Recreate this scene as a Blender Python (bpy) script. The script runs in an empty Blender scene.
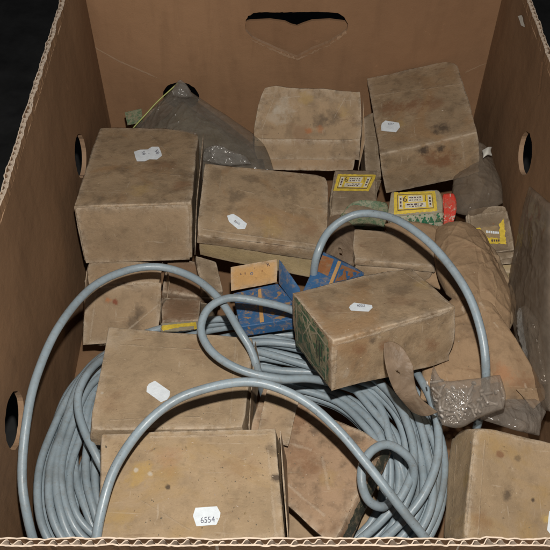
import bpy, bmesh, math, random
from mathutils import Vector, Matrix, noise, geometry
from mathutils.bvhtree import BVHTree
random.seed(7)
S = bpy.context.scene
COL = S.collection
# ------------------------------------------------------------------ camera
FPX = 802.0
PITCH = math.radians(49.9)
CAM = Vector((0, 0, .622))
FW = Vector((0, math.cos(PITCH), -math.sin(PITCH)))
UP = Vector((0, math.sin(PITCH), math.cos(PITCH)))
RT = Vector((1, 0, 0))
cd = bpy.data.cameras.new('camera')
cam = bpy.data.objects.new('camera', cd)
COL.objects.link(cam)
cam.location = CAM
cam.rotation_euler = (math.pi/2 - PITCH, 0, 0)
cd.sensor_fit = 'HORIZONTAL'
cd.sensor_width = 36
cd.lens = 36*FPX/550
cd.clip_start = .01
cd.clip_end = 50
S.camera = cam


def ray(px, py):
    return FW + RT*((px-275)/FPX) + UP*((275-py)/FPX)


def un(px, py, z):
    r = ray(px, py)
    return CAM + r*((z-CAM.z)/r.z)


# ------------------------------------------------------------------ materials
class NT:
    def __init__(s, name):
        s.m = bpy.data.materials.new(name)
        s.m.use_nodes = True
        s.t = s.m.node_tree
        s.n = s.t.nodes
        s.b = s.n['Principled BSDF']
        s.out = s.n['Material Output']

    def new(s, ty, **kw):
        n = s.n.new(ty)
        for k, v in kw.items():
            if k.startswith('i_'):
                n.inputs[k[2:].replace('_', ' ')].default_value = v
            else:
                setattr(n, k, v)
        return n

    def ln(s, a, b):
        s.t.links.new(a, b)

    def coord(s, scale=(1, 1, 1)):
        tc = s.new('ShaderNodeTexCoord')
        oi = s.new('ShaderNodeObjectInfo')
        mu = s.new('ShaderNodeMath', operation='MULTIPLY')
        mu.inputs[1].default_value = 7.3
        s.ln(oi.outputs['Random'], mu.inputs[0])
        mp = s.new('ShaderNodeMapping')
        mp.inputs['Scale'].default_value = scale
        s.ln(tc.outputs['Object'], mp.inputs['Vector'])
        s.ln(mu.outputs[0], mp.inputs['Location'])
        return mp.outputs[0]

    def noise(s, vec, scale, detail=5, rough=.55, dist=0):
        n = s.new('ShaderNodeTexNoise')
        n.inputs['Scale'].default_value = scale
        n.inputs['Detail'].default_value = detail
        n.inputs['Roughness'].default_value = rough
        n.inputs['Distortion'].default_value = dist
        s.ln(vec, n.inputs['Vector'])
        return n.outputs['Fac']

    def ramp(s, fac, pts, mode='LINEAR'):
        r = s.new('ShaderNodeValToRGB')
        r.color_ramp.interpolation = mode
        e = r.color_ramp.elements
        while len(e) < len(pts):
            e.new(.5)
        for i, (p, c) in enumerate(pts):
            e[i].position = p
            e[i].color = (c, c, c, 1) if isinstance(c, (int, float)) else (*c, 1)
        s.ln(fac, r.inputs[0])
        return r.outputs[0]

    def mix(s, fac, a, b, mode='MIX'):
        m = s.new('ShaderNodeMix', data_type='RGBA', blend_type=mode)
        for sock, v in ((m.inputs[0], fac), (m.inputs[6], a), (m.inputs[7], b)):
            if hasattr(v, 'links'):
                s.ln(v, sock)
            elif isinstance(v, (int, float)):
                sock.default_value = v
            else:
                sock.default_value = (*v, 1)
        return m.outputs[2]

    def math(s, op, a, b=0.):
        m = s.new('ShaderNodeMath', operation=op)
        for i, v in enumerate((a, b)):
            if hasattr(v, 'links'):
                s.ln(v, m.inputs[i])
            else:
                m.inputs[i].default_value = v
        return m.outputs[0]

    def bump(s, h, dist, strength=1., prev=None):
        b = s.new('ShaderNodeBump')
        b.inputs['Distance'].default_value = dist
        b.inputs['Strength'].default_value = strength
        s.ln(h, b.inputs['Height'])
        if prev:
            s.ln(prev, b.inputs['Normal'])
        return b.outputs[0]


MATS = {}


def kraft(name, col, dirt=(.09, .06, .035), dirtamt=.5, stain=None, rough=.8, crumple=.35, worn=(.50, .41, .31)):
    k = NT(name)
    v = k.coord()
    big = k.noise(v, 22, 4, .6, .4)
    med = k.noise(v, 75, 6, .65)
    fine = k.noise(v, 900, 3, .6)
    spk = k.noise(v, 430, 2, .5)
    c = k.mix(k.ramp(big, [(.3, 0.), (.7, 1.)]), [x*.80 for x in col], [min(1, x*1.12) for x in col])
    c = k.mix(k.math('MULTIPLY', k.ramp(med, [(.48, 0.), (.72, 1.)]), dirtamt), c, dirt)
    if stain:
        st = k.noise(v, 14, 5, .6, 1.5)
        c = k.mix(k.ramp(st, [(.52, 0.), (.66, .75)]), c, stain)
    # rubbed corners and edges
    at = k.new('ShaderNodeAttribute', attribute_name='edge')
    wn = k.noise(v, 160, 5, .7)
    w = k.math('MULTIPLY', at.outputs['Fac'], k.ramp(wn, [(.36, 0.), (.55, .85)]))
    c = k.mix(w, c, worn)
    w2 = k.math('MULTIPLY', at.outputs['Fac'], k.ramp(med, [(.5, 0.), (.66, .7)]))
    c = k.mix(w2, c, dirt)
    # specks: dark grime, pale flakes
    c = k.mix(k.ramp(spk, [(.71, 0.), (.78, .55)]), c, (.035, .025, .018))
    sp2 = k.noise(v, 610, 1, .5)
    c = k.mix(k.ramp(sp2, [(.765, 0.), (.80, .6)]), c, (.55, .45, .33))
    # rust-coloured scuffs
    sc = k.noise(k.coord((1, 2.5, 1)), 48, 6, .75, .8)
    c = k.mix(k.ramp(sc, [(.60, 0.), (.72, .55)]), c, (.13, .06, .03))
    sc2 = k.noise(k.coord((2.2, 1, 1)), 60, 6, .8, .6)
    c = k.mix(k.ramp(sc2, [(.60, 0.), (.70, .35)]), c, worn)
    for sv, th in (((1, 14, 3), .67), ((13, 1.2, 2), .68)):
        ss = k.noise(k.coord(sv), 30, 3, .55, .3)
        c = k.mix(k.ramp(ss, [(th, 0.), (th+.05, .38)]), c, worn)
    blot = k.noise(v, 130, 5, .7, .7)
    c = k.mix(k.ramp(blot, [(.58, 0.), (.72, .4)]), c, [x*.42 for x in col])
    c = k.mix(k.ramp(fine, [(.3, 0.), (.75, .22)]), c, [x*.55 for x in col])
    k.ln(c, k.b.inputs['Base Color'])
    k.b.inputs['Roughness'].default_value = rough
    k.b.inputs['Specular IOR Level'].default_value = .25
    vo = k.new('ShaderNodeTexVoronoi', feature='DISTANCE_TO_EDGE')
    vo.inputs['Scale'].default_value = 17
    dv = k.new('ShaderNodeVectorMath', operation='ADD')
    nn = k.new('ShaderNodeTexNoise')
    nn.inputs['Scale'].default_value = 30
    k.ln(v, nn.inputs['Vector'])
    sc_ = k.new('ShaderNodeVectorMath', operation='SCALE')
    sc_.inputs['Scale'].default_value = .06
    k.ln(nn.outputs['Color'], sc_.inputs[0])
    k.ln(v, dv.inputs[0])
    k.ln(sc_.outputs[0], dv.inputs[1])
    k.ln(dv.outputs[0], vo.inputs['Vector'])
    crease = k.ramp(vo.outputs['Distance'], [(0., 0.), (.06, 1.)])
    n1 = k.bump(k.noise(v, 38, 4, .5), .0024, crumple)
    n2 = k.bump(crease, .0004, crumple*.6, n1)
    n3 = k.bump(fine, .0004, .35, n2)
    n4 = k.bump(k.noise(v, 260, 4, .7), .0008, .45, n3)
    k.ln(n4, k.b.inputs['Normal'])
    MATS[name] = k.m
    return k.m


kraft('kraft_tan', (.34, .24, .148), dirtamt=.4)
kraft('kraft_warm', (.34, .225, .13), dirtamt=.35)
kraft('kraft_pale', (.38, .275, .17), dirtamt=.4)
kraft('kraft_yellow', (.37, .265, .16), dirtamt=.35, stain=(.36, .235, .10))
kraft('kraft_grey', (.25, .185, .12), dirtamt=.6)
kraft('kraft_olive', (.325, .23, .14), dirtamt=.62, stain=(.30, .18, .09))
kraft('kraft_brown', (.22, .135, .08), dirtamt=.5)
kraft('kraft_stained', (.34, .225, .14), dirtamt=.8, stain=(.21, .12, .065))
kraft('cream_board', (.46, .35, .19), dirtamt=.25, crumple=.15)
kraft('waxed_paper', (.34, .235, .14), dirtamt=.5, rough=.72, crumple=.5)
kraft('bag_paper', (.31, .205, .12), dirtamt=.3, crumple=.45, worn=(.4, .29, .19))
kraft('dirty_cloth_board', (.17, .145, .105), dirtamt=.8, worn=(.3, .25, .18))
kraft('orange_board', (.54, .31, .12), dirtamt=.25, crumple=.15)


def printed(name, ink, base, scale=160, thr=.5, soft=.04, pattern='noise', rough=.6):
    k = NT(name)
    v = k.coord()
    if pattern == 'noise':
        f = k.noise(v, scale, 3, .6, 1.2)
    else:
        w = k.new('ShaderNodeTexVoronoi', feature='F1', distance='MANHATTAN')
        w.inputs['Scale'].default_value = scale
        k.ln(v, w.inputs['Vector'])
        f = w.outputs['Distance']
    c = k.mix(k.ramp(f, [(thr-soft, 0.), (thr+soft, 1.)]), ink, base)
    wear = k.noise(v, 140, 6, .75)
    c = k.mix(k.ramp(wear, [(.5, 0.), (.66, .75)]), c, (.26, .19, .12))
    k.ln(c, k.b.inputs['Base Color'])
    k.b.inputs['Roughness'].default_value = rough
    k.ln(k.bump(k.noise(v, 200, 4, .6), .001, .4), k.b.inputs['Normal'])
    MATS[name] = k.m


printed('blue_print', (.03, .105, .24), (.30, .18, .09), 110, .60, .03)
printed('blue_plain', (.03, .105, .24), (.045, .13, .26), 90, .6, .1)
printed('rust_panel', (.30, .12, .045), (.24, .10, .04), 90, .5, .2)
printed('green_end', (.045, .10, .05), (.22, .20, .12), 130, .52, .04)
printed('green_dark', (.035, .038, .026), (.10, .095, .06), 120, .62, .06)
printed('green_diamonds', (.04, .19, .10), (.46, .46, .34), 300, .5, .05, 'voronoi')
printed('green_pale', (.08, .14, .075), (.22, .22, .14), 300, .48, .08)
printed('red_print', (.60, .05, .03), (.55, .42, .34), 220, .60, .03)
printed('pale_print', (.36, .32, .23), (.28, .25, .17), 160, .5, .2)
printed('green_plain', (.03, .20, .10), (.02, .12, .06), 160, .5, .2)
printed('ink_purple', (.07, .04, .06), (.08, .05, .05), 160, .5, .2)


def plain(name, col, rough=.6, spec=.4, var=.12, metal=0., scale=120, bumpd=.0003):
    k = NT(name)
    v = k.coord()
    n = k.noise(v, scale, 5, .6)
    c = k.mix(k.ramp(n, [(.3, 0.), (.7, 1.)]), [x*(1-var) for x in col], [min(1, x*(1+var)) for x in col])
    k.ln(c, k.b.inputs['Base Color'])
    k.b.inputs['Roughness'].default_value = rough
    k.b.inputs['Specular IOR Level'].default_value = spec
    k.b.inputs['Metallic'].default_value = metal
    k.ln(k.bump(k.noise(v, scale*3, 3, .6), bumpd, .4), k.b.inputs['Normal'])
    MATS[name] = k.m
    return k


plain('yellow_print', (.66, .48, .06), .6, .3, .22, scale=260)
plain('label_worn', (.30, .215, .12), .7, .3, .25)
plain('label_paper', (.62, .58, .46), .6, .3, .2, scale=300)
plain('sticker_paper', (.70, .75, .79), .6, .3, .09, scale=260)
plain('ink', (.13, .13, .17), .6, .3, .3, scale=900)
plain('screw_steel', (.38, .345, .31), .45, .5, .25, metal=.1)
plain('zip_line', (.33, .36, .10), .4, .5, .1)
plain('white_scrap', (.6, .58, .52), .7, .3, .1)
plain('floor_dark', (.022, .022, .022), .8, .2, .4, scale=30)
# cable: blue-grey PVC with dust and dull rub marks
k = NT('cable_pvc')
v = k.coord()
c = k.mix(k.ramp(k.noise(v, 40, 5, .6), [(.35, 0.), (.7, 1.)]), (.225, .28, .315), (.285, .345, .385))
c = k.mix(k.ramp(k.noise(v, 300, 6, .75), [(.50, 0.), (.70, .55)]), c, (.20, .19, .165))
c = k.mix(k.ramp(k.noise(v, 22, 6, .7), [(.52, 0.), (.66, .45)]), c, (.13, .135, .13))
c = k.mix(k.ramp(k.noise(k.coord((1, 9, 1)), 60, 3, .6), [(.66, 0.), (.74, .22)]), c, (.34, .38, .40))
c = k.mix(k.ramp(k.noise(v, 500, 2, .5), [(.70, 0.), (.76, .6)]), c, (.06, .06, .06))
k.ln(c, k.b.inputs['Base Color'])
k.ln(k.ramp(k.noise(v, 120, 4, .6), [(.3, .3), (.7, .5)]), k.b.inputs['Roughness'])
k.b.inputs['Specular IOR Level'].default_value = .45
k.ln(k.bump(k.noise(v, 350, 4, .6), .0004, .3), k.b.inputs['Normal'])
MATS['cable'] = k.m


# corrugated box board
def boxboard(name, col, dark):
    k = NT(name)
    v = k.coord()
    big = k.noise(v, 5, 5, .55, .5)
    c = k.mix(k.ramp(big, [(.3, 0.), (.7, 1.)]), dark, col)
    st = k.noise(k.coord((3, 3, .6)), 16, 5, .6, .4)
    c = k.mix(k.ramp(st, [(.5, 0.), (.75, .35)]), c, [x*.6 for x in dark])
    sc = k.noise(v, 60, 6, .75, .5)
    c = k.mix(k.ramp(sc, [(.63, 0.), (.75, .35)]), c, [min(1, x*1.6) for x in col])
    fl = k.noise(v, 900, 2, .5)
    c = k.mix(k.ramp(fl, [(.66, 0.), (.76, .3)]), c, [x*.5 for x in dark])
    k.ln(c, k.b.inputs['Base Color'])
    k.b.inputs['Roughness'].default_value = .72
    k.b.inputs['Specular IOR Level'].default_value = .25
    n1 = k.bump(k.noise(v, 9, 4, .5), .012, .35)
    n2 = k.bump(k.noise(v, 90, 5, .6), .0012, .35, n1)
    n3 = k.bump(k.noise(v, 800, 3, .6), .0003, .4, n2)
    k.ln(n3, k.b.inputs['Normal'])
    MATS[name] = k.m


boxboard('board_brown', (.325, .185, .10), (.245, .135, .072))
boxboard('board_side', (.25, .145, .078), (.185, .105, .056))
boxboard('board_pale', (.40, .27, .18), (.30, .18, .10))
boxboard('board_edge', (.53, .43, .34), (.42, .33, .25))


def film(name, tint, col, fac, rough=.22, wr=1., spec=.6):
    """dusty creased clear plastic film"""
    k = NT(name)
    v = k.coord()
    ridg = k.new('ShaderNodeTexNoise', noise_type='RIDGED_MULTIFRACTAL')
    ridg.inputs['Scale'].default_value = 38
    ridg.inputs['Detail'].default_value = 5
    ridg.inputs['Distortion'].default_value = .6
    k.ln(v, ridg.inputs['Vector'])
    n1 = k.bump(k.noise(v, 45, 4, .55, .5), .010, wr)
    n2 = k.bump(ridg.outputs['Fac'], .0018, wr, n1)
    k.ln(n2, k.b.inputs['Normal'])
    dirt = k.noise(v, 70, 6, .7)
    c = k.mix(k.ramp(dirt, [(.4, 0.), (.7, .7)]), col, [x*.6 for x in col])
    k.ln(c, k.b.inputs['Base Color'])
    k.b.inputs['Roughness'].default_value = rough
    k.b.inputs['Specular IOR Level'].default_value = spec
    tr = k.new('ShaderNodeBsdfTransparent')
    tr.inputs[0].default_value = (*tint, 1)
    mx = k.new('ShaderNodeMixShader')
    lo, hi = fac
    k.ln(k.ramp(k.noise(v, 60, 5, .65), [(.3, lo), (.7, hi)]), mx.inputs[0])
    k.ln(tr.outputs[0], mx.inputs[1])
    k.ln(k.b.outputs[0], mx.inputs[2])
    k.ln(mx.outputs[0], k.out.inputs['Surface'])
    MATS[name] = k.m


film('film_grey', (.86, .84, .80), (.25, .22, .185), (.2, .46), .18, .4)
film('film_bright', (.88, .86, .84), (.34, .32, .29), (.25, .55), .13, .5, .9)
film('film_clear', (.88, .85, .82), (.34, .295, .25), (.28, .5), .16, .5, .8)
film('film_side', (.80, .75, .70), (.27, .22, .17), (.30, .5), .2, .14)
film('film_header', (.85, .76, .65), (.29, .21, .145), (.5, .8), .5, .35, .3)


# ------------------------------------------------------------------ object helpers
def empty(name, loc, label, cat, group=None):
    o = bpy.data.objects.new(name, None)
    COL.objects.link(o)
    o.location = loc
    o.empty_display_size = .02
    o['label'] = label
    o['category'] = cat
    if group:
        o['group'] = group
    return o


def tag(o, label, cat, group=None):
    o['label'] = label
    o['category'] = cat
    if group:
        o['group'] = group
    return o


ORG = {}


def mk(name, verts, faces, mat, parent=None, smooth=True, attr=None, origin=None):
    """link verts (world space) as one mesh; origin at parent's or own base"""
    verts = [Vector(v) for v in verts]
    if parent is not None:
        org = ORG[parent.name]
    else:
        org = Vector(origin) if origin is not None else Vector((sum(v.x for v in verts)/len(verts), sum(v.y for v in verts)/len(verts), min(v.z for v in verts)))
    me = bpy.data.meshes.new(name)
    me.from_pydata([v-org for v in verts], [], faces)
    me.materials.append(MATS[mat])
    if smooth:
        me.shade_smooth()
    if attr:
        a = me.attributes.new('edge', 'FLOAT', 'POINT')
        a.data.foreach_set('value', attr)
    me.update()
    o = bpy.data.objects.new(name, me)
    COL.objects.link(o)
    if parent is not None:
        o.parent = parent
        ORG[o.name] = org
    else:
        o.location = org
        ORG[o.name] = org
    return o


def thing(name, corners, label, cat, group=None):
    base = sum((Vector(c) for c in corners), Vector())/len(corners)
    base.z = min(c[2] for c in corners)
    e = empty(name, base, label, cat, group)
    ORG[e.name] = base
    return e


def hexmap(C, u, v, w):
    r = Vector()
    for i in range(8):
        f = (u if i & 1 else 1-u)*(v if i & 2 else 1-v)*(w if i & 4 else 1-w)
        r += C[i]*f
    return r


def subhex(C, u0=0, u1=1, v0=0, v1=1, w0=0, w1=1):
    return [hexmap(C, (u0, u1)[i & 1], (v0, v1)[(i >> 1) & 1], (w0, w1)[i >> 2]) for i in range(8)]


def hexq(tlf, trf, trn, tln, h=.02, **bot):
    """8 corners from the four top corners (px, py, z); bottoms follow the normal unless given"""
    t = {k: un(*p) for k, p in dict(lf=tlf, rf=trf, rn=trn, ln=tln).items()}
    n = ((t['rn']-t['ln']).cross(t['lf']-t['ln'])).normalized()
    if n.z < 0:
        n = -n
    b = {k: (un(*bot[k]) if k in bot else t[k]-n*h) for k in t}
    given = [k for k in bot]
    if given:
        avg = sum((b[k]-t[k] for k in given), Vector())/len(given)
        for k in t:
            if k not in bot:
                b[k] = t[k]+avg
    return [b['ln'], b['rn'], b['lf'], b['rf'], t['ln'], t['rn'], t['lf'], t['rf']]


def params(L, r, step):
    a = [0, .35*r, r, 2.2*r]
    a = [x for x in a if x < L*.45]
    n = max(1, round((L-2*a[-1])/step))
    mid = [a[-1]+(L-2*a[-1])*i/n for i in range(1, n)]
    return a+mid+[L-x for x in reversed(a)]


def carton(name, C, mat, parent=None, r=.001, step=.0035, amp=.0011, sink=0, bulge=.0015, seed=0, dent=.0024, sinkedge=.003):
    """crumpled rounded cuboid through 8 world corners"""
    C = [Vector(c) for c in C]
    a = sum((C[i+1]-C[i]).length for i in (0, 2, 4, 6))/4
    b = sum((C[i+2]-C[i]).length for i in (0, 1, 4, 5))/4
    h = sum((C[i+4]-C[i]).length for i in range(4))/4
    D = (a, b, h)
    r = min(r, min(D)*.3)
    P = [params(L, r, step) for L in D]
    idx = {}
    verts = []
    attr = []
    faces = []
    rnd = random.Random(seed+11)
    dents = [(rnd.choice((0, a)), rnd.choice((0, b)), h*rnd.choice((.1, 1, 1)), rnd.uniform(.3, 1)*dent) for _ in range(5)]
    so = Vector((seed*3.17+5, seed*1.31+2, seed*.77))
    cen = (C[0]+C[1]+C[2]+C[3]+C[4]+C[5]+C[6]+C[7])/8

    def vert(i, j, k):
        key = (i, j, k)
        if key in idx:
            return idx[key]
        p = Vector((P[0][i], P[1][j], P[2][k]))
        rr = r*(1+.5*noise.noise(p*90+so))
        q = Vector([min(max(p[t], rr), D[t]-rr) for t in range(3)])
        d = p-q
        nrm = d.normalized() if d.length > 1e-9 else Vector((0, 0, 1))
        if d.length > 1e-9:
            p2 = q+nrm*rr
        else:
            p2 = p
        ds = sorted(min(p[t], D[t]-p[t]) for t in range(3))
        ed = ds[1]
        n1 = noise.noise(p*28+so)*amp*1.1+noise.noise(p*85+so)*amp*.45+noise.noise(p*240+so)*amp*.16
        # soft panels sag or swell away from the stiff edges
        mid = 1
        for t in range(3):
            x = p[t]/D[t]
            if 1e-6 < x < 1-1e-6:
                mid *= math.sin(math.pi*x)
        off = n1+bulge*noise.noise(so+nrm*2.3)*mid*2
        if sink and k == len(P[2])-1:
            e2 = min(p.x, a-p.x, p.y, b-p.y)
            s_ = min(1, max(0, e2-sinkedge*.3)/sinkedge)
            off -= sink*(s_*s_*(3-2*s_))*(1+.35*noise.noise(p*45+so))
        p3 = p2+nrm*off
        for (dx, dy, dz, dd) in dents:
            dist = (p-Vector((dx, dy, dz))).length
            if dist < .018:
                g = (1-dist/.018)**2
                p3 += (Vector((a/2, b/2, h/2))-p).normalized()*dd*g
        # wavering edges
        wv = noise.noise_vector(p*22+so)*amp*1.0
        p3 += wv*.6
        w = hexmap(C, p3.x/a, p3.y/b, p3.z/h)
        idx[key] = len(verts)
        verts.append(w)
        attr.append(math.exp(-ed/.0022))
        return idx[key]
    nx, ny, nz = len(P[0])-1, len(P[1])-1, len(P[2])-1
    for i in range(nx):
        for j in range(ny):
            faces.append((vert(i, j, nz), vert(i+1, j, nz), vert(i+1, j+1, nz), vert(i, j+1, nz)))
            faces.append((vert(i, j+1, 0), vert(i+1, j+1, 0), vert(i+1, j, 0), vert(i, j, 0)))
    for i in range(nx):
        for k_ in range(nz):
            faces.append((vert(i, 0, k_), vert(i+1, 0, k_), vert(i+1, 0, k_+1), vert(i, 0, k_+1)))
            faces.append((vert(i+1, ny, k_), vert(i, ny, k_), vert(i, ny, k_+1), vert(i+1, ny, k_+1)))
    for j in range(ny):
        for k_ in range(nz):
            faces.append((vert(0, j+1, k_), vert(0, j, k_), vert(0, j, k_+1), vert(0, j+1, k_+1)))
            faces.append((vert(nx, j, k_), vert(nx, j+1, k_), vert(nx, j+1, k_+1), vert(nx, j, k_+1)))
    return mk(name, verts, faces, mat, parent, attr=attr)


def bvh(*objs):
    vs, fs = [], []
    for o in objs:
        b = len(vs)
        org = ORG[o.name]
        vs += [v.co+org for v in o.data.vertices]
        fs += [tuple(b+i for i in p.vertices) for p in o.data.polygons]
    return BVHTree.FromPolygons(vs, fs)


def hit(tree, px, py, off):
    d = ray(px, py).normalized()
    loc, nrm, i, dist = tree.ray_cast(CAM, d)
    if loc is None:
        return None
    if nrm.dot(d) > 0:
        nrm = -nrm
    return loc+nrm*off


def resample(poly, step):
    out = []
    for i, p in enumerate(poly):
        q = poly[(i+1) % len(poly)]
        n = max(1, int(math.dist(p, q)/step))
        out += [(p[0]+(q[0]-p[0])*t/n, p[1]+(q[1]-p[1])*t/n) for t in range(n)]
    return out


def inside(p, poly):
    c = False
    for i in range(len(poly)):
        (x1, y1), (x2, y2) = poly[i], poly[i-1]
        if (y1 > p[1]) != (y2 > p[1]) and p[0] < (x2-x1)*(p[1]-y1)/(y2-y1)+x1:
            c = not c
    return c


def decal(name, tree, poly, mat, parent, off=.0004, step=1.5, rag=0., seed=0):
    """a paper patch lying on the surface it is stuck to"""
    b = resample(poly, step)
    if rag:
        b = [(x+rag*noise.noise(Vector((x*.5, y*.5, seed))), y+rag*noise.noise(Vector((y*.5, x*.5, seed+9)))) for x, y in b]
    xs = [p[0] for p in b]
    ys = [p[1] for p in b]
    pts = list(b)
    y = min(ys)+step
    while y < max(ys):
        x = min(xs)+step
        while x < max(xs):
            if inside((x, y), b) and min(math.dist((x, y), q) for q in b) > step*.5:
                pts.append((x, y))
            x += step
        y += step
    nb = len(b)
    r = geometry.delaunay_2d_cdt([Vector(p) for p in pts], [], [list(range(nb))], 1, 1e-5)
    W = [hit(tree, p.x, p.y, off) for p in r[0]]
    good = [w for w in W if w is not None]
    if not good:
        return None
    fs = [f for f in r[2] if all(W[i] is not None for i in f)]
    # drop faces that would bridge a depth step
    fs = [f for f in fs if max((W[f[i]]-W[f[i-1]]).length for i in range(len(f))) < .012]
    W = [w if w is not None else good[0] for w in W]
    return mk(name, W, fs, mat, parent, smooth=True)


def letters(name, text, tree, cx, cy, hpx, ang, mat, parent, off=.0007, sx=1., flat=1.):
    """real lettering laid on the surface; hpx = cap height, ang in degrees (picture clockwise)"""
    cu = bpy.data.curves.new('lettering', 'FONT')
    cu.body = text
    cu.size = 1
    cu.resolution_u = 3
    cu.align_x = 'CENTER'
    cu.align_y = 'CENTER'
    o = bpy.data.objects.new('lettering_tmp', cu)
    COL.objects.link(o)
    bpy.context.view_layer.update()
    me = o.evaluated_get(bpy.context.evaluated_depsgraph_get()).to_mesh()
    vs = [v.co.copy() for v in me.vertices]
    fs = [tuple(p.vertices) for p in me.polygons]
    o.evaluated_get(bpy.context.evaluated_depsgraph_get()).to_mesh_clear()
    bpy.data.objects.remove(o)
    s = hpx/.72
    ca, sa = math.cos(math.radians(ang)), math.sin(math.radians(ang))
    W = []
    for v_ in vs:
        x, y = v_.x*s*sx, -v_.y*s*flat
        W.append(hit(tree, cx+x*ca-y*sa, cy+x*sa+y*ca, off))
    good = [w for w in W if w is not None]
    if not good:
        return
    fs = [f for f in fs if all(W[i] is not None for i in f)]
    W = [w if w is not None else good[0] for w in W]
    return mk(name, W, fs, mat, parent, smooth=False)


def label_on(parent, objs, poly, texts):
    tr = bvh(*objs)
    p = decal('price_label', tr, poly, 'sticker_paper', parent, .00035)
    ORG[p.name] = ORG[parent.name]
    for (t, cx, cy, hp, ang, sx) in texts:
        letters('lettering', t, tr, cx, cy, hp, ang, 'ink', p, .0007, sx)
    return p


RB, DK, YL, PL, RU = (.20, .10, .05), (.07, .05, .035), (.36, .24, .09), (.46, .40, .32), (.38, .15, .06)


def stain(o, spots):
    """soaked-in stains at fixed places on the board itself"""
    tr = bvh(o)
    m = o.data.materials[0].copy()
    o.data.materials[0] = m
    nt = m.node_tree
    bs = nt.nodes['Principled BSDF']
    tc = nt.nodes.new('ShaderNodeTexCoord')
    nz = nt.nodes.new('ShaderNodeTexNoise')
    nz.inputs['Scale'].default_value = 95
    nz.inputs['Detail'].default_value = 6
    nz.inputs['Roughness'].default_value = .7
    nt.links.new(tc.outputs['Object'], nz.inputs['Vector'])
    for (px, py, r_, col, amt) in spots:
        h_ = hit(tr, px, py, 0)
        if h_ is None:
            continue
        src = bs.inputs['Base Color'].links[0].from_socket
        d = nt.nodes.new('ShaderNodeVectorMath')
        d.operation = 'DISTANCE'
        d.inputs[1].default_value = h_-ORG[o.name]
        nt.links.new(tc.outputs['Object'], d.inputs[0])
        a = nt.nodes.new('ShaderNodeMath')
        a.operation = 'DIVIDE'
        a.inputs[1].default_value = r_
        nt.links.new(d.outputs['Value'], a.inputs[0])
        b = nt.nodes.new('ShaderNodeMath')
        b.operation = 'MULTIPLY_ADD'
        b.inputs[1].default_value = 3.2
        nt.links.new(nz.outputs['Fac'], b.inputs[0])
        nt.links.new(a.outputs[0], b.inputs[2])
        mr = nt.nodes.new('ShaderNodeMapRange')
        mr.inputs['From Min'].default_value = 1.9
        mr.inputs['From Max'].default_value = 2.6
        mr.inputs['To Min'].default_value = amt
        mr.inputs['To Max'].default_value = 0
        nt.links.new(b.outputs[0], mr.inputs['Value'])
        mx = nt.nodes.new('ShaderNodeMix')
        mx.data_type = 'RGBA'
        nt.links.new(mr.outputs[0], mx.inputs[0])
        nt.links.new(src, mx.inputs[6])
        mx.inputs[7].default_value = (*col, 1)
        nt.links.new(mx.outputs[2], bs.inputs['Base Color'])


def crease(o, segs, col=(.50, .41, .31)):
    """worn fold lines in the board, with a slight ridge"""
    tr = bvh(o)
    m = o.data.materials[0].copy()
    o.data.materials[0] = m
    nt = m.node_tree
    L = nt.links.new
    bs = nt.nodes['Principled BSDF']
    tc = nt.nodes.new('ShaderNodeTexCoord')
    nz = nt.nodes.new('ShaderNodeTexNoise')
    nz.inputs['Scale'].default_value = 140
    nz.inputs['Detail'].default_value = 5
    nz.inputs['Roughness'].default_value = .75
    L(tc.outputs['Object'], nz.inputs['Vector'])

    def M(op, a, b=None, c=None):
        n = nt.nodes.new('ShaderNodeMath')
        n.operation = op
        for i_, v_ in enumerate((a, b, c)):
            if v_ is None:
                continue
            if hasattr(v_, 'links'):
                L(v_, n.inputs[i_])
            else:
                n.inputs[i_].default_value = v_
        return n.outputs[0]
    for (x1, y1, x2, y2, wd, amt) in segs:
        a, b = hit(tr, x1, y1, 0), hit(tr, x2, y2, 0)
        if a is None or b is None:
            continue
        a, b = a-ORG[o.name], b-ORG[o.name]
        d = (b-a).normalized()
        s1 = nt.nodes.new('ShaderNodeVectorMath')
        s1.operation = 'SUBTRACT'
        s1.inputs[1].default_value = (a+b)/2
        L(tc.outputs['Object'], s1.inputs[0])
        cx = nt.nodes.new('ShaderNodeVectorMath')
        cx.operation = 'CROSS_PRODUCT'
        cx.inputs[1].default_value = d
        L(s1.outputs[0], cx.inputs[0])
        ln_ = nt.nodes.new('ShaderNodeVectorMath')
        ln_.operation = 'LENGTH'
        L(cx.outputs[0], ln_.inputs[0])
        dt = nt.nodes.new('ShaderNodeVectorMath')
        dt.operation = 'DOT_PRODUCT'
        dt.inputs[1].default_value = d
        L(s1.outputs[0], dt.inputs[0])
        dd = M('MULTIPLY_ADD', nz.outputs['Fac'], wd*4.4, M('SUBTRACT', ln_.outputs['Value'], wd*2.2))
        near = M('SUBTRACT', 1., M('DIVIDE', M('ABSOLUTE', dd), wd))
        near = M('MAXIMUM', near, 0.)
        end = M('LESS_THAN', M('ABSOLUTE', dt.outputs['Value']), (b-a).length/2)
        w_ = M('MULTIPLY', near, end)
        src = bs.inputs['Base Color'].links[0].from_socket
        mx = nt.nodes.new('ShaderNodeMix')
        mx.data_type = 'RGBA'
        L(M('MULTIPLY', w_, amt), mx.inputs[0])
        L(src, mx.inputs[6])
        mx.inputs[7].default_value = (*col, 1)
        L(mx.outputs[2], bs.inputs['Base Color'])
        bp = nt.nodes.new('ShaderNodeBump')
        bp.inputs['Distance'].default_value = .00025
        L(w_, bp.inputs['Height'])
        L(bs.inputs['Normal'].links[0].from_socket, bp.inputs['Normal'])
        L(bp.outputs[0], bs.inputs['Normal'])


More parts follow.
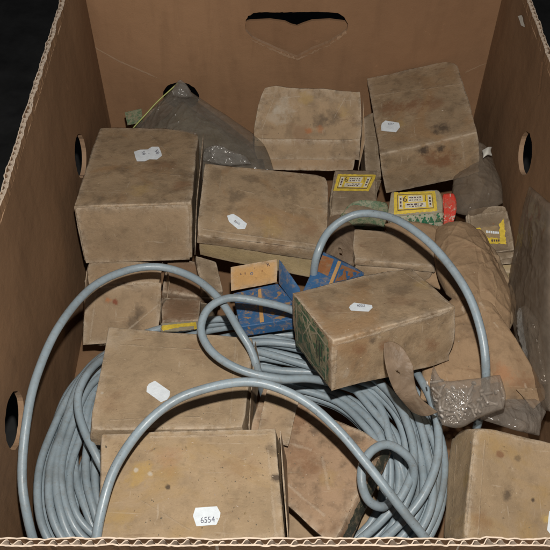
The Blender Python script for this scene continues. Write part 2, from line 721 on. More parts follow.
# ------------------------------------------------------------------ sheets, bags, tubes
def cr(pts, t):
    n = len(pts)-1
    t = min(max(t, 0), 1)*n
    i = min(int(t), n-1)
    f = t-i
    p0, p1, p2, p3 = pts[max(i-1, 0)], pts[i], pts[i+1], pts[min(i+2, n)]
    return .5*((2*p1)+(p2-p0)*f+(2*p0-5*p1+4*p2-p3)*f*f+(3*p1-p0-3*p2+p3)*f**3)


def coons(T, Rr, B, L, nu, nv):
    """T left->right, R top->bottom, B left->right, L top->bottom (lists of (px,py,z))"""
    T, Rr, B, L = [[un(*p) for p in s] for s in (T, Rr, B, L)]
    G = []
    for j in range(nv+1):
        v_ = j/nv
        row = []
        for i in range(nu+1):
            u = i/nu
            a = cr(T, u)*(1-v_)+cr(B, u)*v_
            b = cr(L, v_)*(1-u)+cr(Rr, v_)*u
            c = (T[0]*(1-u)+T[-1]*u)*(1-v_)+(B[0]*(1-u)+B[-1]*u)*v_
            row.append(a+b-c)
        G.append(row)
    return G


def pillow(name, edges, thick, mat, parent=None, nu=60, nv=50, wr=.0012, seed=0, pwr=.45, lump=None, hole=None, low=.35, fold=0., bias=None, fac=0.):
    G = coons(*edges, nu, nv)
    so = Vector((seed*2.7, seed*1.9, seed*.3))
    vs, fs, at = [], [], []
    tops = {}
    bots = {}
    nn = ((G[0][-1]-G[-1][0]).cross(G[0][0]-G[-1][-1])).normalized()
    if nn.z < 0:
        nn = -nn
    for j in range(nv+1):
        for i in range(nu+1):
            u, v_ = i/nu, j/nv
            p = G[j][i]
            pr = max(0, math.sin(math.pi*u)*math.sin(math.pi*v_))**pwr
            if bias:
                pr *= bias(u, v_)
            rg = 1-abs(noise.noise(p*45+so))*2
            rg2 = 1-abs(noise.noise(p*95+so*2))*2
            cr_ = wr*(rg*.9+rg2*.5+noise.noise(p*200+so)*.35)
            cr_ += fold*(1-abs(noise.noise(Vector((p.x*70+p.y*25, p.y*14, seed*1.0))))*2)
            if fac:
                pw = Vector((p.x+.5*noise.noise(p*18+so)*.03, p.y*.8+.03*noise.noise(p*14-so), p.z))
                vs_ = 24 if 'paper' in mat else 42
                d1 = noise.voronoi(pw*vs_+so)[0]
                d2 = noise.voronoi(pw*vs_*2.1-so)[0]
                cr_ += fac*(.55*math.exp(-(d1[1]-d1[0])*14)+.25*math.exp(-(d2[1]-d2[0])*12)+.9*(d1[1]-d1[0]))
            lp = lump(u, v_) if lump else 0
            side = .25+.75*min(1, pr*2)
            tops[i, j] = len(vs)
            vs.append(p+nn*(thick*pr+cr_*side+lp)+noise.noise_vector(p*60+so)*wr*.6)
            at.append(math.exp(-min(u, 1-u, v_, 1-v_)*60))
            if thick > 0 and 0 < i < nu and 0 < j < nv:
                bots[i, j] = len(vs)
                vs.append(p-nn*(thick*pr*low+.0004))
                at.append(0)
            else:
                bots[i, j] = tops[i, j]

    def skip(i, j):
        return hole and hole((i+.5)/nu, (j+.5)/nv)
    for j in range(nv):
        for i in range(nu):
            if skip(i, j):
                continue
            fs.append((tops[i, j], tops[i, j+1], tops[i+1, j+1], tops[i+1, j]))
            if thick > 0:
                f = (bots[i, j], bots[i+1, j], bots[i+1, j+1], bots[i, j+1])
                if len(set(f)) >= 3 and set(f) != set(fs[-1]):
                    fs.append(tuple(dict.fromkeys(f)))
    return mk(name, vs, fs, mat, parent, attr=at)


def slab(name, quad, t, mat, parent, n=10, amp=.0005, seed=1):
    """thin stiff board: quad of 4 world points (a,b,c,d), thickness t"""
    a, b, c, d = quad
    nrm = (b-a).cross(d-a).normalized()
    C = [d-nrm*t/2, c-nrm*t/2, a-nrm*t/2, b-nrm*t/2, d+nrm*t/2, c+nrm*t/2, a+nrm*t/2, b+nrm*t/2]
    return carton(name, C, mat, parent, r=t*.3, step=.003, amp=amp, bulge=0, seed=seed, dent=.0006)


def tube(P, r, seg=12, step=.0032, vs=None, fs=None, cap=True):
    n = len(P)-1
    L = [0]
    dense = []
    for i in range(n):
        for k_ in range(12):
            dense.append(cr(P, (i+k_/12)/n))
    dense.append(P[-1])
    out = [dense[0]]
    acc = 0
    for i in range(1, len(dense)):
        acc += (dense[i]-dense[i-1]).length
        if acc >= step:
            out.append(dense[i])
            acc = 0
    P = out
    prev = None
    base = len(vs)
    for i, p in enumerate(P):
        t = (P[min(i+1, len(P)-1)]-P[max(i-1, 0)]).normalized()
        if prev is None:
            a = t.orthogonal().normalized()
        else:
            a = (prev-t*prev.dot(t)).normalized()
        prev = a
        b = t.cross(a)
        for s_ in range(seg):
            th = 2*math.pi*s_/seg
            vs.append(p+(a*math.cos(th)+b*math.sin(th))*r)
    m = len(P)
    for i in range(m-1):
        for s_ in range(seg):
            s2 = (s_+1) % seg
            fs.append((base+i*seg+s_, base+i*seg+s2, base+(i+1)*seg+s2, base+(i+1)*seg+s_))
    if cap:
        fs.append(tuple(base+s_ for s_ in reversed(range(seg))))
        fs.append(tuple(base+(m-1)*seg+s_ for s_ in range(seg)))


# ------------------------------------------------------------------ the ground and the big open box
fl = mk('floor', [(-2.5, -2, 0), (2.5, -2, 0), (2.5, 3, 0), (-2.5, 3, 0)], [(0, 1, 2, 3)], 'floor_dark', smooth=False)
fl['kind'] = 'structure'

X0, X1, Y0, Y1, H, T = -.182, .218, .1525, .700, .244, .0042
box = empty('cardboard_box', ((X0+X1)/2, (Y0+Y1)/2, .0005), 'large open corrugated cardboard box holding small cartons and coiled cable', 'box')
ORG[box.name] = Vector(box.location)


def panel(name, o, ux, uz, w, h, n, mat, holes=()):
    """board panel: origin o, axes ux (along) and uz (up), thickness T towards n; holes are 2-D loops"""
    rect = [(0, 0), (w, 0), (w, h), (0, h)]
    loops = [resample(rect, .02)]+[list(hh) for hh in holes]
    pts = [p for l in loops for p in l]
    gx = .012
    y = gx/2
    while y < h:
        x = gx/2
        while x < w:
            if all(min(math.dist((x, y), q) for q in l) > .006 for l in loops) and not any(inside((x, y), l) for l in loops[1:]):
                pts.append((x, y))
            x += gx
        y += gx
    edges = []
    b = 0
    for l in loops:
        edges += [(b+i, b+(i+1) % len(l)) for i in range(len(l))]
        b += len(l)
    r = geometry.delaunay_2d_cdt([Vector(p) for p in pts], edges, [], 0, 1e-6)
    P2 = r[0]
    tri = [f for f in r[2] if not any(inside((sum(P2[i].x for i in f)/3, sum(P2[i].y for i in f)/3), l) for l in loops[1:])]
    N = len(P2)

    def wob(p):
        e = min(p.x, w-p.x, p.y, h-p.y)
        return .0018*noise.noise(Vector((p.x*14, p.y*14, w*50)))*min(1, max(e, 0)/.03)
    vs = [o+ux*p.x+uz*p.y+n*wob(p) for p in P2]+[o+ux*p.x+uz*p.y+n*(wob(p)+T) for p in P2]
    fs = []
    flip = ux.cross(uz).dot(n) > 0
    for f in tri:
        fs.append(tuple(reversed(f)) if flip else tuple(f))
        g = tuple(i+N for i in f)
        fs.append(g if flip else tuple(reversed(g)))
    cnt = {}
    for f in tri:
        for i in range(3):
            e = (f[i], f[(i+1) % 3])
            cnt[tuple(sorted(e))] = cnt.get(tuple(sorted(e)), 0)+1
    side = []
    for e, c_ in cnt.items():
        if c_ == 1:
            side.append((e[0], e[1], e[1]+N, e[0]+N))
    ob = mk(name, vs, fs+side, mat, box, smooth=False)
    ob.data.materials.append(MATS['board_pale'])
    for i in range(len(fs), len(fs)+len(side)):
        ob.data.polygons[i].material_index = 1
    bm = bmesh.new()
    bm.from_mesh(ob.data)
    bmesh.ops.recalc_face_normals(bm, faces=bm.faces)
    bm.to_mesh(ob.data)
    bm.free()
    return ob


def rnd_hole(cx, cz, r, seed=0):
    return [(cx+(r+.0013*noise.noise(Vector((i*.9, seed, 0))))*math.cos(i*math.tau/36), cz+(r+.0013*noise.noise(Vector((i*.7, seed, 4))))*math.sin(i*math.tau/36)) for i in range(36)]


def wallpt_back(px, py):
    r = ray(px, py)
    p = CAM+r*(Y1/r.y)
    return (p.x-(X0-T), p.z-.005)


HR = H-.007
# torn heart-shaped hand hole, traced then placed on the wall plane
heart = [(246, 20), (248, 16), (254, 13), (262, 12), (275, 12.5), (300, 12), (325, 12), (338, 13), (344, 17), (348, 24), (347, 30), (340, 36), (328, 43), (312, 49), (303, 54), (297, 57.5), (288, 54), (276, 49), (262, 43), (252, 38), (246, 31), (245, 25)]
heart = [wallpt_back(*p) for p in resample(heart, 2.2)]
heart = [(x+.0006*noise.noise(Vector((x*900, y*900, 0))), y+.0006*noise.noise(Vector((y*900, x*900, 3)))) for x, y in heart]
zb = .005
back = panel('side_panel', Vector((X0-T, Y1, zb)), Vector((1, 0, 0)), Vector((0, 0, 1)), X1-X0+2*T, HR-zb, Vector((0, 1, 0)), 'board_brown', [heart, rnd_hole(wallpt_back(181, 97)[0], wallpt_back(181, 97)[1], .0195)])
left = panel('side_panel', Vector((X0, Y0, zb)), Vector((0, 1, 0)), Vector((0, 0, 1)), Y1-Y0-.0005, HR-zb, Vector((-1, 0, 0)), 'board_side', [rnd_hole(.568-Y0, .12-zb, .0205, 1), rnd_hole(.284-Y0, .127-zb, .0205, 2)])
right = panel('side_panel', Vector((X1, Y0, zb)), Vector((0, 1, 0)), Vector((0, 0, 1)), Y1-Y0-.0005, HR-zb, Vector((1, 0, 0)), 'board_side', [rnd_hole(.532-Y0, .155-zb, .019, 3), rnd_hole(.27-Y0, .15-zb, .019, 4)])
front = panel('side_panel', Vector((X0-T, Y0-.0003, zb)), Vector((1, 0, 0)), Vector((0, 0, 1)), X1-X0+2*T, HR-zb, Vector((0, -1, 0)), 'board_edge', [rnd_hole(.2, .12, .0205, 5)])
for ob, lb in ((back, 'brown back panel with torn heart-shaped hand hole'),):
    ob['label'] = lb
yb = Y1+T+.006
hp = []
for (px, py) in [(232, 25), (250, 21), (270, 20), (285, 22), (291, 25), (297, 26.5), (303, 24), (312, 21), (330, 20), (346, 22), (360, 26), (362, 72), (230, 72)]:
    r_ = ray(px, py)
    q_ = CAM+r_*(yb/r_.y)
    hp.append(q_)
nh = len(hp)
mk('torn_hole_flap', hp+[q_+Vector((0, .003, 0)) for q_ in hp], [tuple(range(nh)), tuple(nh+i for i in reversed(range(nh)))]+[(i, i+nh, (i+1) % nh+nh, (i+1) % nh) for i in range(nh)], 'board_brown', box, smooth=False)
bt = mk('bottom_panel', [(x, y, z) for z in (.0006, .0045) for x, y in ((X0-T, Y0-T), (X1+T, Y0-T), (X1+T, Y1+T), (X0-T, Y1+T))],
        [(3, 2, 1, 0), (4, 5, 6, 7), (0, 1, 5, 4), (1, 2, 6, 5), (2, 3, 7, 6), (3, 0, 4, 7)], 'board_side', box, smooth=False)


def rim(o, ux, n, w, mat='board_edge', crush=.0006, seed=0):
    """raw cut edge of the corrugated board: two liners and the fluted medium between"""
    vs, fs = [], []
    z0, z1 = HR-.0004, H
    lt = .0008

    mi = []

    def strip(pa, pb, liner=True):   # vertical ribbon with thickness along polyline pairs
        m = len(pa)
        b = len(vs)
        for q in range(m):
            zt = z1+crush*noise.noise(Vector((pa[q].x*130, pa[q].y*130, seed)))+crush*.6*noise.noise(Vector((pa[q].x*700, pa[q].y*700, seed+3)))
            for p, z in ((pa[q], z0), (pb[q], z0), (pb[q], zt), (pa[q], zt)):
                vs.append(Vector((p.x, p.y, z)))
        for q in range(m-1):
            for s_ in range(4):
                a_ = b+q*4+s_
                b_ = b+q*4+(s_+1) % 4
                fs.append((a_, b_, b_+4, a_+4))
                mi.append(1 if liner and s_ in (1, 3) else 0)
        fs.append((b, b+3, b+2, b+1))
        e = b+(m-1)*4
        fs.append((e, e+1, e+2, e+3))
        mi.extend((0, 0))
    N = int(w/.0015)

    def wv(x):
        return crush*1.1*noise.noise(Vector((x*60, seed*5.1, 0)))+crush*.6*noise.noise(Vector((x*300, seed*5.1, 2)))
    inner = [o+ux*(w*i/N)+n*wv(w*i/N) for i in range(N+1)]
    strip(inner, [p+n*lt for p in inner])
    outer = [o+ux*(w*i/N)+n*(T-lt+wv(w*i/N+5)) for i in range(N+1)]
    strip(outer, [p+n*lt for p in outer])
    per = .0058
    K = 10
    M = int(w/per*K)
    med = []
    for i in range(M+1):
        x = w*i/M
        ph = x/per*math.tau+.9*noise.noise(Vector((x*40, seed, 1)))
        s_ = math.sin(ph)
        s_ = max(-1, min(1, s_*1.25))
        med.append(o+ux*x+n*(T/2+(T/2-lt-.0003)*s_+wv(x)))
    strip(med, [p+n*.00045+ux*.0003 for p in med], False)
    ob = mk('rim', vs, fs, mat, box, smooth=False)
    ob.data.materials.append(MATS['board_side'])
    for i_, m_ in enumerate(mi):
        ob.data.polygons[i_].material_index = m_
    return ob


rim(Vector((X0-T, Y0, 0)), Vector((1, 0, 0)), Vector((0, -1, 0)), X1-X0+2*T, seed=1, crush=.0008)
rim(Vector((X0, Y0+.0004, 0)), Vector((0, 1, 0)), Vector((-1, 0, 0)), Y1-Y0-.001, seed=2, crush=.0011)
rim(Vector((X1, Y0+.0004, 0)), Vector((0, 1, 0)), Vector((1, 0, 0)), Y1-Y0-.001, seed=3, crush=.0009)
rim(Vector((X0-T, Y1, 0)), Vector((1, 0, 0)), Vector((0, 1, 0)), X1-X0+2*T, seed=4)
# folded corner flap strip in the right rear corner, torn paper tears on the back wall
tb = bvh(back)
for tr_ in ([(93, 44), (98, 48.5), (120, 60.5), (149, 73), (160, 79), (148, 74.2), (119, 61.6), (96, 48.6)], [(464, 72), (480, 64.8), (490, 62), (480, 65.6), (466, 72.6)],
            [(250, 38), (262, 44), (297, 58.5), (330, 44), (347, 30), (346, 34), (330, 44.5), (298, 60), (285, 56), (255, 42), (247, 36)]):
    decal('tear', tb, tr_, 'board_pale', box, .0005, 1.0, 1.6 if len(tr_) > 9 else .5)
tr2 = bvh(right)
decal('tear', tr2, [(519, 16), (523, 15), (525.5, 27), (522, 25.5)], 'white_scrap', box, .0008, 1.2, .6)
decal('tear', tr2, [(542, 62), (544, 62), (540, 95), (538.5, 95)], 'board_brown', box, .0005, 1.5, .4)

# ------------------------------------------------------------------ cartons
V8 = lambda L: [Vector(p) for p in L]
CA = {
 "A": [[-0.1686, 0.4678, 0.0857], [-0.0729, 0.4709, 0.0863], [-0.1724, 0.6053, 0.0544], [-0.0749, 0.6073, 0.054], [-0.1706, 0.4807, 0.1416], [-0.0711, 0.4838, 0.1421], [-0.1723, 0.6194, 0.1112], [-0.075, 0.6191, 0.1089]],
 "B": [[-0.0686, 0.467, 0.0934], [0.0401, 0.4564, 0.0718], [-0.0669, 0.5541, 0.093], [0.0438, 0.5494, 0.0764], [-0.066, 0.463, 0.1247], [0.0438, 0.4591, 0.1088], [-0.0642, 0.5519, 0.1259], [0.0492, 0.55, 0.1116]],
 "C": [[0.1073, 0.5638, 0.0737], [0.1985, 0.5668, 0.0985], [0.1078, 0.6980, 0.0655], [0.1979, 0.6985, 0.0897], [0.097, 0.5673, 0.122], [0.1859, 0.5697, 0.1463], [0.0954, 0.698, 0.113], [0.185, 0.698, 0.1379]],
 "F": [[-0.097, 0.3982, 0.0732], [-0.0642, 0.4002, 0.0734], [-0.0976, 0.4309, 0.065], [-0.0649, 0.4317, 0.0641], [-0.096, 0.4013, 0.0845], [-0.0636, 0.4033, 0.0846], [-0.0973, 0.435, 0.0771], [-0.0644, 0.4337, 0.0745]],
 "G": [[-0.1029, 0.441, 0.0434], [-0.0552, 0.4408, 0.0357], [-0.1028, 0.4818, 0.0427], [-0.0551, 0.4816, 0.035], [-0.0984, 0.4422, 0.0736], [-0.0487, 0.4404, 0.0646], [-0.0975, 0.4828, 0.0727], [-0.0524, 0.4817, 0.0643]],
 "H": [[-0.1333, 0.2788, 0.0997], [-0.0201, 0.2744, 0.098], [-0.1301, 0.3702, 0.0821], [-0.013, 0.361, 0.0763], [-0.131, 0.2803, 0.1197], [-0.0211, 0.2811, 0.1224], [-0.1319, 0.3788, 0.108], [-0.0182, 0.3712, 0.1036]],
 "J": [[-0.1094, 0.1848, 0.0905], [0.0073, 0.1889, 0.0939], [-0.112, 0.2632, 0.0849], [0.008, 0.2659, 0.0871], [-0.108, 0.1888, 0.141], [0.0055, 0.1916, 0.1433], [-0.1174, 0.2681, 0.1361], [0.0007, 0.2712, 0.1387]],
 "L": [[0.1193, 0.2229, 0.0651], [0.1817, 0.2159, 0.0498], [0.1305, 0.2928, 0.0867], [0.1943, 0.2874, 0.0727], [0.1254, 0.2083, 0.1016], [0.1891, 0.2025, 0.0873], [0.1398, 0.281, 0.1255], [0.2018, 0.2743, 0.1105]],
 "M": [[0.0403, 0.3071, 0.1267], [0.1339, 0.3406, 0.1153], [0.0158, 0.3655, 0.1022], [0.1089, 0.401, 0.0926], [0.0393, 0.3218, 0.1691], [0.1318, 0.3588, 0.1608], [0.0129, 0.383, 0.1471], [0.1078, 0.4173, 0.1364]],
 "N": [[0.0663, 0.4466, 0.0956], [0.1352, 0.436, 0.0976], [0.0715, 0.4875, 0.0906], [0.1419, 0.4771, 0.0927], [0.0654, 0.4488, 0.1101], [0.135, 0.4389, 0.1125], [0.07, 0.4898, 0.1051], [0.1428, 0.4787, 0.1066]],
}
CA = {k_: V8(v_) for k_, v_ in CA.items()}
GRP = 'old cartons packed in the big box'


def box_thing(C, label, cat='carton', name='small_carton', group=GRP):
    return thing(name, C, label, cat, group)


def open_flap(C, parent, mat, face='r', tilt=.004, seed=3, name='end_flap', down=False):
    """end flap standing a little proud of the named side"""
    if face == 'r':
        i = (1, 3, 7, 5)
    elif face == 'n':
        i = (0, 1, 5, 4)
    else:
        i = (2, 0, 4, 6)
    a, b, c, d = [C[q] for q in i]
    cen = (a+b+c+d)/4
    a, b, c, d = [cen+(p-cen)*.96 for p in (a, b, c, d)]
    nrm = (b-a).cross(d-a).normalized()
    if nrm.dot(cen-sum(C, Vector())/8) < 0:
        nrm = -nrm
    lo_, hi_ = (.0012+tilt, .0012) if down else (.0016, .0016+tilt)
    return slab(name, (a+nrm*lo_, b+nrm*lo_, c+nrm*hi_, d+nrm*hi_), .0008, mat, parent, seed=seed)


# A: large carton, rear left
t = box_thing(CA['A'], 'large scuffed kraft carton with a two-part white sticker, against the left wall')
a = carton('body', CA['A'], 'kraft_olive', t, seed=1, bulge=.002)
stain(a, [(165, 165, .014, RB, .5), (120, 170, .010, DK, .35), (180, 185, .010, RB, .5), (140, 190, .012, YL, .4), (100, 200, .008, DK, .4), (150, 230, .02, RB, .35)])
crease(a, [(80, 212, 188, 210, .0014, .5), (110, 251, 165, 247, .001, .3), (120, 168, 184, 176, .001, .25), (150, 135, 176, 160, .0008, .25)])
open_flap(CA['A'], t, 'kraft_grey', 'r', .003, 4)
open_flap(CA['A'], t, 'kraft_tan', 'n', .003, 34, down=True)
label_on(t, [a], [(134, 152), (140, 150), (147.5, 149.8), (152, 147), (158, 147), (159, 147.5), (161, 152), (162, 156), (157, 159.8), (149.5, 159.5), (145, 161.6), (137, 161.6), (135.5, 158)],
         [('58', 143.5, 153.5, 3, 70, 1), ('58', 157, 152.5, 3.4, 60, 1), ('-', 149, 153.5, 3, 0, 1)])
# B: kraft lid on cream tray, centre
t = box_thing(CA['B'], 'flat carton with kraft lid on a cream tray, in the middle of the pile')
b = carton('tray', subhex(CA['B'], .012, .988, .012, .988, 0, .7), 'cream_board', t, seed=2, amp=.0006, bulge=.0008)
a = carton('lid', subhex(CA['B'], 0, 1, 0, 1, .62, 1), 'kraft_olive', t, seed=3, amp=.0009, bulge=.002)
stain(a, [(235, 195, .01, DK, .45), (290, 190, .012, DK, .35), (270, 225, .014, YL, .4), (310, 230, .01, RB, .4), (250, 178, .008, DK, .4)])
crease(a, [(203, 229, 322, 246, .001, .4), (240, 190, 300, 206, .0008, .25), (222, 176, 212, 222, .0008, .2)])
label_on(t, [a], [(227, 216), (233, 214), (239, 217.5), (247, 224), (245, 229), (238, 229.5), (229, 222)], [('6550', 237, 223, 2.4, 33, 1)])
# C: tall carton leaning on the back wall
t = box_thing(CA['C'], 'big creased kraft carton leaning on the right end of the back wall')
a = carton('body', subhex(CA['C'], .008, .992, .008, .992, 0, .995), 'kraft_olive', t, seed=5, bulge=.002, dent=.004)
label_on(t, [a], [(381, 127), (382, 123.5), (385.5, 120.8), (399, 123), (400, 127.5), (396, 132.5), (381.5, 131)], [('6557', 391, 124.5, 2, 5, 1)])
stain(a, [(390, 108, .012, RB, .7), (412, 106, .014, RB, .75), (435, 104, .013, RB, .6), (440, 128, .010, DK, .8), (430, 160, .013, RB, .8), (446, 160, .012, RB, .8), (424, 150, .006, DK, .9), (440, 148, .006, DK, .9), (400, 125, .007, YL, .5)])
crease(a, [(372, 96, 460, 84, .0016, .22), (462, 138, 466, 176, .0014, .3), (462, 62, 452, 100, .0009, .2)])
# D: sunken waxed-paper carton at the back
CD = hexq((262, 86, .135), (360, 91, .135), (363, 140, .103), (251, 140, .10), ln=(262, 172, .078), rn=(357, 173, .080))
t = box_thing(CD, 'crumpled carton with a sunken blotchy waxed top, below the heart-shaped hand hole')
carton('body', subhex(CD, .03, .97, .03, .97, 0, .42), 'kraft_warm', t, seed=6, amp=.0014, bulge=.002)
a = carton('top_tray', subhex(CD, 0, 1, 0, 1, .38, 1), 'waxed_paper', t, seed=7, amp=.0013, sink=.008, sinkedge=.004, r=.0008)
stain(a, [(285, 108, .012, PL, .6), (275, 118, .010, PL, .4), (305, 100, .008, YL, .6), (320, 122, .009, DK, .6), (334, 118, .009, DK, .5), (309, 131, .004, RU, .9), (320, 130, .005, RU, .6), (345, 112, .008, YL, .5), (300, 135, .014, RB, .4)])
crease(a, [(266, 100, 300, 96, .0008, .4), (345, 98, 334, 118, .0008, .5), (275, 95, 262, 130, .0008, .4)])
open_flap(CD, t, 'kraft_warm', 'r', .003, 8)
# strip of carton right of D
CV = hexq((363, 112, .10), (379, 112, .10), (381, 176, .085), (366, 178, .085), h=.03)
t = box_thing(CV, 'narrow kraft carton wedged between the waxed carton and the leaning carton')
carton('body', CV, 'kraft_grey', t, seed=9)
open_flap(CV, t, 'kraft_tan', 'n', .003, 3)
# E: carton under A
CE = hexq((86, 258, .088), (162, 264, .085), (163, 281, .082), (85, 287, .085), ln=(82, 345, .045), rn=(160, 338, .045))
t = box_thing(CE, 'dented kraft carton with rusty marks, beneath the large left carton')
a = carton('body', CE, 'kraft_tan', t, seed=10, amp=.0018, bulge=.003, dent=.006)
open_flap(CE, t, 'kraft_tan', 'r', .004, 13)
ef = open_flap(CE, t, 'kraft_tan', 'n', .004, 35, down=True)
stain(ef, [(108, 300, .004, RU, .8), (115, 302, .003, (.2, .06, .03), .9), (135, 325, .01, DK, .5), (140, 312, .006, DK, .5)])
crease(ef, [(96, 294, 90, 340, .0012, .35), (128, 330, 158, 305, .001, .5)])
stain(a, [(108, 300, .0035, RU, .7), (115, 302, .003, (.2, .06, .03), .8), (135, 325, .01, DK, .5), (140, 312, .006, DK, .5)])
crease(a, [(96, 290, 90, 340, .0012, .35), (128, 330, 158, 305, .001, .5), (100, 268, 158, 276, .0007, .4)])
# G, F
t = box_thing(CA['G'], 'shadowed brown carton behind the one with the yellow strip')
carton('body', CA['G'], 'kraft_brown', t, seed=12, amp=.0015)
open_flap(CA['G'], t, 'kraft_grey', 'n', .004, 6)
CG2 = hexq((196, 256, .082), (216, 262, .08), (224, 292, .075), (202, 290, .078), h=.02)
t = box_thing(CG2, 'small worn kraft carton squeezed under the corner of the cream tray')
carton('body', CG2, 'kraft_grey', t, seed=14, amp=.0015)
t = box_thing(CA['F'], 'tiny brown carton with a yellow strip along its front edge')
a = carton('body', CA['F'], 'kraft_brown', t, seed=13, amp=.0005, bulge=.0005)
tr_ = bvh(a)
p = decal('printed_label', tr_, [(160.5, 323), (199, 320.5), (199, 332), (160.5, 334)], 'pale_print', t, .0003, 1.2)
if p:
    decal('border', tr_, [(161, 327), (163, 325), (196, 321.5), (197, 331), (194.5, 331.5), (194, 325.5), (180, 326.5), (163, 330.5)], 'yellow_print', p, .0006, 1.2, .4)
# H, J, K, L
t = box_thing(CA['H'], 'pale kraft carton with a tilted blank sticker, behind the 6554 carton')
a = carton('body', CA['H'], 'kraft_pale', t, seed=15, amp=.0009, bulge=.001)
stain(a, [(120, 340, .012, PL, .2), (200, 350, .014, RB, .25), (110, 400, .012, RB, .25), (195, 405, .012, DK, .25), (102, 393, .002, PL, .9)])
crease(a, [(120, 345, 200, 350, .001, .25), (236, 342, 230, 424, .001, .3), (110, 420, 200, 417, .0008, .25)])
open_flap(CA['H'], t, 'kraft_tan', 'r', .001, 7)
label_on(t, [a], [(147, 387), (149, 384), (155, 381), (170, 391.5), (169.5, 396.5), (167, 400), (161, 402.5), (146.5, 392)], [])
t = box_thing(CA['J'], 'big yellowed kraft carton with the sticker reading 6554, at the front rim')
a = carton('body', CA['J'], 'kraft_yellow', t, seed=17, amp=.001, bulge=.0015)
stain(a, [(140, 475, .010, (.42, .27, .08), .6), (170, 460, .010, RU, .2), (136, 470, .0018, PL, .9), (150, 474, .0022, PL, .9), (168, 487, .0022, DK, .9), (240, 470, .014, RB, .25), (120, 520, .01, YL, .5), (276, 478, .004, DK, .9), (270, 450, .006, DK, .5)])
crease(a, [(150, 437, 268, 434, .0012, .4), (268, 450, 276, 538, .0012, .35), (140, 500, 190, 530, .0008, .2)])
open_flap(CA['J'], t, 'kraft_tan', 'r', .001, 9)
label_on(t, [a], [(193, 516), (195.5, 508), (217, 506.5), (220.5, 513), (220, 517), (216.5, 525), (196.5, 526.5)], [('6554', 207.8, 520.6, 6.2, -4, .85)])
CK = hexq((264, 386, .10), (383, 441, .105), (333, 548, .10), (240, 462, .10), rf=(391, 454, .088), rn=(344, 556, .082))
t = box_thing(CK, 'creased kraft carton with a blackened side, turned askew under the cable arch')
a = carton('body', CK, 'kraft_stained', t, seed=19, amp=.0014, bulge=.002, dent=.004)
tr_ = bvh(a)
decal('dark_label', tr_, [(384.5, 444), (389.5, 453), (350, 541), (341, 541)], 'green_dark', t, .0004, 2.2, 1.5, 4)
stain(a, [(315, 430, .006, DK, .6), (300, 420, .012, RB, .5), (300, 455, .014, RB, .5), (340, 425, .006, DK, .6), (355, 440, .008, DK, .5), (310, 470, .01, RB, .5), (290, 440, .01, DK, .35), (330, 480, .01, YL, .3)])
crease(a, [(286, 442, 312, 450, .0016, .35), (322, 456, 329, 490, .0014, .3), (287, 484, 325, 516, .0014, .4)])
slab('torn_flap', [un(266, 389, .110), un(300, 395, .108), un(289, 448, .108), un(256, 438, .106)], .0009, 'kraft_tan', t, seed=77, amp=.0016)
CKK = hexq((262, 470, .074), (405, 455, .07), (415, 570, .062), (262, 575, .062), h=.02)
t = box_thing(CKK, 'dull kraft carton at the bottom, mostly hidden under the askew carton')
carton('body', CKK, 'kraft_tan', t, seed=20)
t = box_thing(CA['L'], 'kraft carton in the front right corner with a worn ridge')
a = carton('body', CA['L'], 'kraft_yellow', t, seed=21, amp=.001, r=.0022, bulge=.002)
stain(a, [(508, 493, .006, DK, .7), (500, 455, .003, RB, .8), (518, 458, .003, DK, .5), (466, 480, .006, YL, .5), (545, 520, .004, (.55, .38, .1), .8), (533, 500, .0018, DK, .9), (480, 520, .01, RB, .4)])
crease(a, [(476, 430, 467, 535, .0022, .6), (480, 430, 548, 446, .001, .4), (456, 445, 450, 530, .001, .35), (485, 440, 478, 535, .0007, .3)])
label_on(t, [a], [(549, 511), (560, 511), (560, 534), (550, 534), (547, 530)], [])
# M: the topmost carton with a green printed end
t = box_thing(CA['M'], 'kraft carton with a worn green printed end, lying on top of the cable coil')
C_ = CA['M']
b = carton('body', subhex(C_, .0, 1, .0, 1, 0, .999), 'kraft_olive', t, seed=23, amp=.001, bulge=.0015, dent=.003)
tr_ = bvh(b)
g = decal('printed_end', tr_, [(294.5, 297), (300, 302), (329, 341), (328.5, 388), (297, 345)], 'green_end', t, .0004, 1.6, 1.2, 3)
if g:
    for (x1, y1, x2, y2, wd) in [(297, 303, 298.5, 341, 1), (299, 306, 327, 345, 1.1), (327, 347, 326.5, 380, 1), (299, 344, 325, 379, 1),
                                 (303, 316, 312, 345, .9), (312, 322, 304, 334, .9), (308, 320, 315, 350, .8), (311, 334, 318, 333, 1), (313, 343, 316, 352, 1.2), (320, 340, 320.3, 362, 1.1), (322.5, 344, 322.8, 365, .9), (317.5, 340, 317.8, 358, .9)]:
        dx, dy = x2-x1, y2-y1
        L_ = math.hypot(dx, dy)
        nx, ny = -dy/L_*wd/2, dx/L_*wd/2
        dark = (x1 > 316 and x1 < 324)
        decal('lettering', tr_, [(x1+nx, y1+ny), (x2+nx, y2+ny), (x2-nx, y2-ny), (x1-nx, y1-ny)], 'green_dark' if dark else 'pale_print', g, .0007, 2, .5)
label_on(t, [b], [(349, 308), (350, 306), (354, 303), (372, 305.5), (372.5, 308), (368.5, 312), (351, 311)], [('6553', 361, 306.3, 2.6, 3, 1.1)])
stain(b, [(360, 285, .01, DK, .35), (400, 290, .012, DK, .4), (330, 310, .01, RB, .3), (400, 300, .012, RB, .3), (425, 285, .008, YL, .4), (360, 350, .008, RB, .7), (385, 345, .006, RB, .7), (430, 345, .008, RB, .6), (345, 375, .006, PL, .4), (372, 340, .004, DK, .7)])
crease(b, [(296, 296, 330, 338, .001, .4), (338, 344, 450, 311, .0014, .6), (404, 272, 450, 304, .0008, .4), (384, 336, 386, 378, .0009, .5), (336, 350, 334, 388, .0012, .4)])
